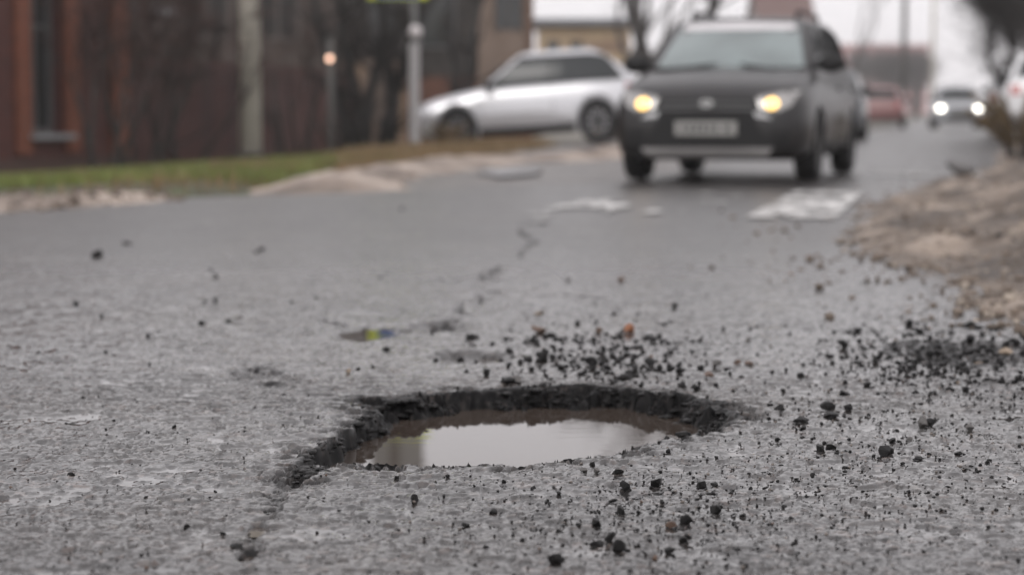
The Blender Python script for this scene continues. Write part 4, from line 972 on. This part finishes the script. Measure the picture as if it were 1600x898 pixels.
def stem_tree(Y, paths, label, seed):
    r = random.Random(seed); bx, by = XZ(paths[0][0][0], paths[0][0][1], Y)[0], Y; bz = Hs(bx, by)
    root = empty('bare_tree', (bx, by, bz)); tag(root, label, 'tree'); bm = bmesh.new(); Vs = []
    for path in paths:
        pts = []
        for i, (px, py) in enumerate(path):
            X, Z = XZ(px, py, Y); pts.append(Vector((X - bx, (r.uniform(-.12, .12) if i else 0) * i, (Z - bz) if i else -.1)))
        n = len(pts); rad = [.135 * (1 - .7 * i / (n - 1)) for i in range(n)]; tube(bm, pts, rad, 9)
        for i in range(1, n):
            for k in range(4):
                p = pts[i - 1].lerp(pts[i], r.random()); d = Vector((r.gauss(0, 1), r.gauss(0, .8), r.uniform(.3, 1.4))).normalized(); L = r.uniform(.5, 1.1); q = p + d * L * .5; e = q + (d + Vector((r.gauss(0, .4), r.gauss(0, .4), .2))).normalized() * L * .5
                if e.z > 4.0: continue
                tube(bm, [p, q, e], [.038, .025, .012], 5)
                for j in range(14):
                    o_ = p.lerp(e, r.random()); t_ = (d + Vector((r.gauss(0, .8), r.gauss(0, .8), r.gauss(.2, .6)))).normalized(); l_ = r.uniform(.2, .6); s_ = t_.cross(Vector((r.gauss(0, 1), r.gauss(0, 1), r.gauss(0, 1)))).normalized() * .009
                    Vs += [o_ - s_, o_ + s_, o_ + t_ * l_]
    obj('trunk', bm, mat('black wet bark', (.014, .012, .011), .8), root, True); V = np.array([v[:] for v in Vs]); link('crown', npmesh('crown', V, np.arange(len(V)).reshape(-1, 3), False), twig_m, root)
stem_tree(34.5, [[(548, 246), (540, 190), (522, 130), (508, 70), (490, 0), (470, -60)], [(560, 246), (563, 180), (548, 110), (535, 40), (545, -40)], [(566, 246), (572, 170), (590, 100), (600, 40), (590, -50)]], 'dark bare tree with many stems between amber lamp post and sign post', 3)
stem_tree(35.5, [[(598, 244), (606, 190), (622, 130), (640, 80), (655, 20), (650, -50)], [(604, 244), (612, 170), (606, 100), (620, 40), (628, -30)]], 'dark bare tree leaning towards the sign post', 8)
stem_tree(33.0, [[(236, 256), (232, 180), (244, 100), (236, 20), (240, -60)], [(232, 256), (214, 170), (205, 90), (190, 0)]], 'dark bare sapling with two stems between brick house and concrete pole', 9)
stem_tree(36.5, [[(300, 252), (306, 180), (290, 110), (298, 40), (280, -30)], [(305, 252), (322, 170), (335, 90), (350, 10)]], 'dark bare sapling with crooked stems just left of the concrete pole', 10)
stem_tree(44.5, [[(712, 232), (706, 180), (716, 120), (700, 50), (706, -30)], [(715, 238), (730, 150), (735, 80), (752, 0)]], 'slender bare sapling behind the silver crossover bonnet', 11)
stem_tree(30.5, [[(118, 262), (124, 180), (112, 100), (126, 20), (118, -60)]], 'single bare sapling stem against the dark brick wall', 12)
for k, (px, Y, lab) in enumerate(((165, 28, 'thin bare shrub by the orange brick pilaster'), (222, 30, 'thin bare shrub standing between brick house and board fence'), (275, 31, 'thin bare shrub before the first fence boards'), (455, 36, 'thin bare shrub between concrete pole and lamp post'))):
    tree('bare_shrub', XZ(px, 240, Y)[0], Y, 3.6, lab, 4, .35, .045, 20 + k, 220, .5, tm=mat('reddish twigs', (.07, .038, .032), .8), depth=2)
tree('bare_tree', XZ(1040, 200, 54)[0], 54, 11, 'dark bare tree with leaning limbs behind the dark hatchback roof', 1, .55, .30, 42, 1800, .7, lean=(-.12, 0), low=.16)
tree('bare_tree', XZ(1125, 200, 58)[0], 58, 11, 'bare tree with stubby pruned limbs over the hatchback roof', 1, .5, .26, 47, 900, .6, lean=(-.05, 0), low=.22)
tree('bare_tree', XZ(945, 200, 66)[0], 66, 12, 'tall bare tree before the pale ochre house', 2, .5, .20, 51, 2600, .8, tm=grey_twig, low=.2)
tree('bare_tree', XZ(1322, 200, 150)[0], 150, 15, 'bare tree at the left end of the misty red building', 1, .4, .22, 61, 1300, .7, tm=grey_twig)
for k, (px, Y) in enumerate(((1392, 230), (1432, 250), (1362, 280))):
    tree('misty_tree', XZ(px, 200, Y)[0], Y, 9 + k, ['dense low bare tree in the mist right of the red parked car', 'misty bare tree nearest the far pale pole', 'misty bare tree behind the red parked car'][k], 3, .6, .3, 70 + k, 3000, 2.0, tm=grey_twig, low=.14)
for k, (px, Y, h) in enumerate(((1560, 52, 8.5), (1608, 47, 9), (1640, 60, 10), (1575, 66, 10))):
    tree('verge_tree', XZ(px, 200, Y)[0] + .8, Y, h, ['dense bare tree between the two parked white cars', 'dense bare tree overhanging the closer parked white car', 'tall bare tree behind the other trees of the verge', 'tall bare tree behind the farther parked white car'][k], 2, .62, .2, 80 + k, 11000, 1.0, tm=grey_twig, low=.13)
# brown bush at the end of the sandy verge
def bush(name, px, Y, z, rad, n, m, label, seed):
    r = random.Random(seed); X = XZ(px, 200, Y)[0]; root = empty(name, (X, Y, z)); tag(root, label, 'bush'); Vs = []; bm = bmesh.new()
    for i in range(26):
        a = r.uniform(0, 6.283); t = Vector((math.cos(a) * rad * r.uniform(.2, 1), math.sin(a) * rad * r.uniform(.2, 1), rad * r.uniform(.5, 1.1)))
        tube(bm, [(t.x * .1, t.y * .1, -.15), t * .5 + Vector((0, 0, .08)), t], [.012, .009, .004], 4, False)
        for k in range(n // 26):
            c = t * r.uniform(.3, 1.05); e = Vector((r.gauss(0, 1), r.gauss(0, 1), r.gauss(.3, 1))).normalized(); s = e.cross(Vector((r.gauss(0, 1), r.gauss(0, 1), r.gauss(0, 1)))).normalized(); L = r.uniform(.03, .08)
            Vs += [c - s * .012, c + s * .012, c + e * L]
    obj('stems', bm, bark_m, root); V = np.array([v[:] for v in Vs]); link('leaves', npmesh('leaves', V, np.arange(len(V)).reshape(-1, 3), False), m, root)
bush('bush', 1592, 24, .12, .60, 5200, mat('withered leaves', (.13, .085, .035), .7, col2=(.20, .14, .07), scale=6), 'withered brown bush at the end of the sandy verge', 5)
bush('bush', 690, 37.5, -.12, .48, 3000, straw_m, 'dry brown bush in front of the silver crossover front wheel', 6)
# dark rock on the verge edge
me = rock_mesh(99, .6); me.materials.append(grey_m)
o = bpy.data.objects.new('rock', me); C.objects.link(o); X, Y = G(1500, 283); o.location = (X, Y, 0); o.scale = (.36, .4, .36); tag(o, 'dark rock capped with sand at the far edge of the verge', 'rock')

# ------------------------------------------------------------------ misty air
bm = bmesh.new(); box(bm, -260, 260, -45, 560, -1.6, 19); hz = obj('haze', bm, None); tag(hz, 'thin pale winter mist over the whole street', 'haze', kind='stuff')
m = bpy.data.materials.new('mist'); m.use_nodes = True; n = m.node_tree.nodes; n.remove(n['Principled BSDF']); v = n.new('ShaderNodeVolumePrincipled'); v.inputs['Color'].default_value = (.985, .98, .985, 1); v.inputs['Density'].default_value = .0009; v.inputs['Anisotropy'].default_value = .3
m.node_tree.links.new(v.outputs[0], n['Material Output'].inputs['Volume']); hz.data.materials.append(m)
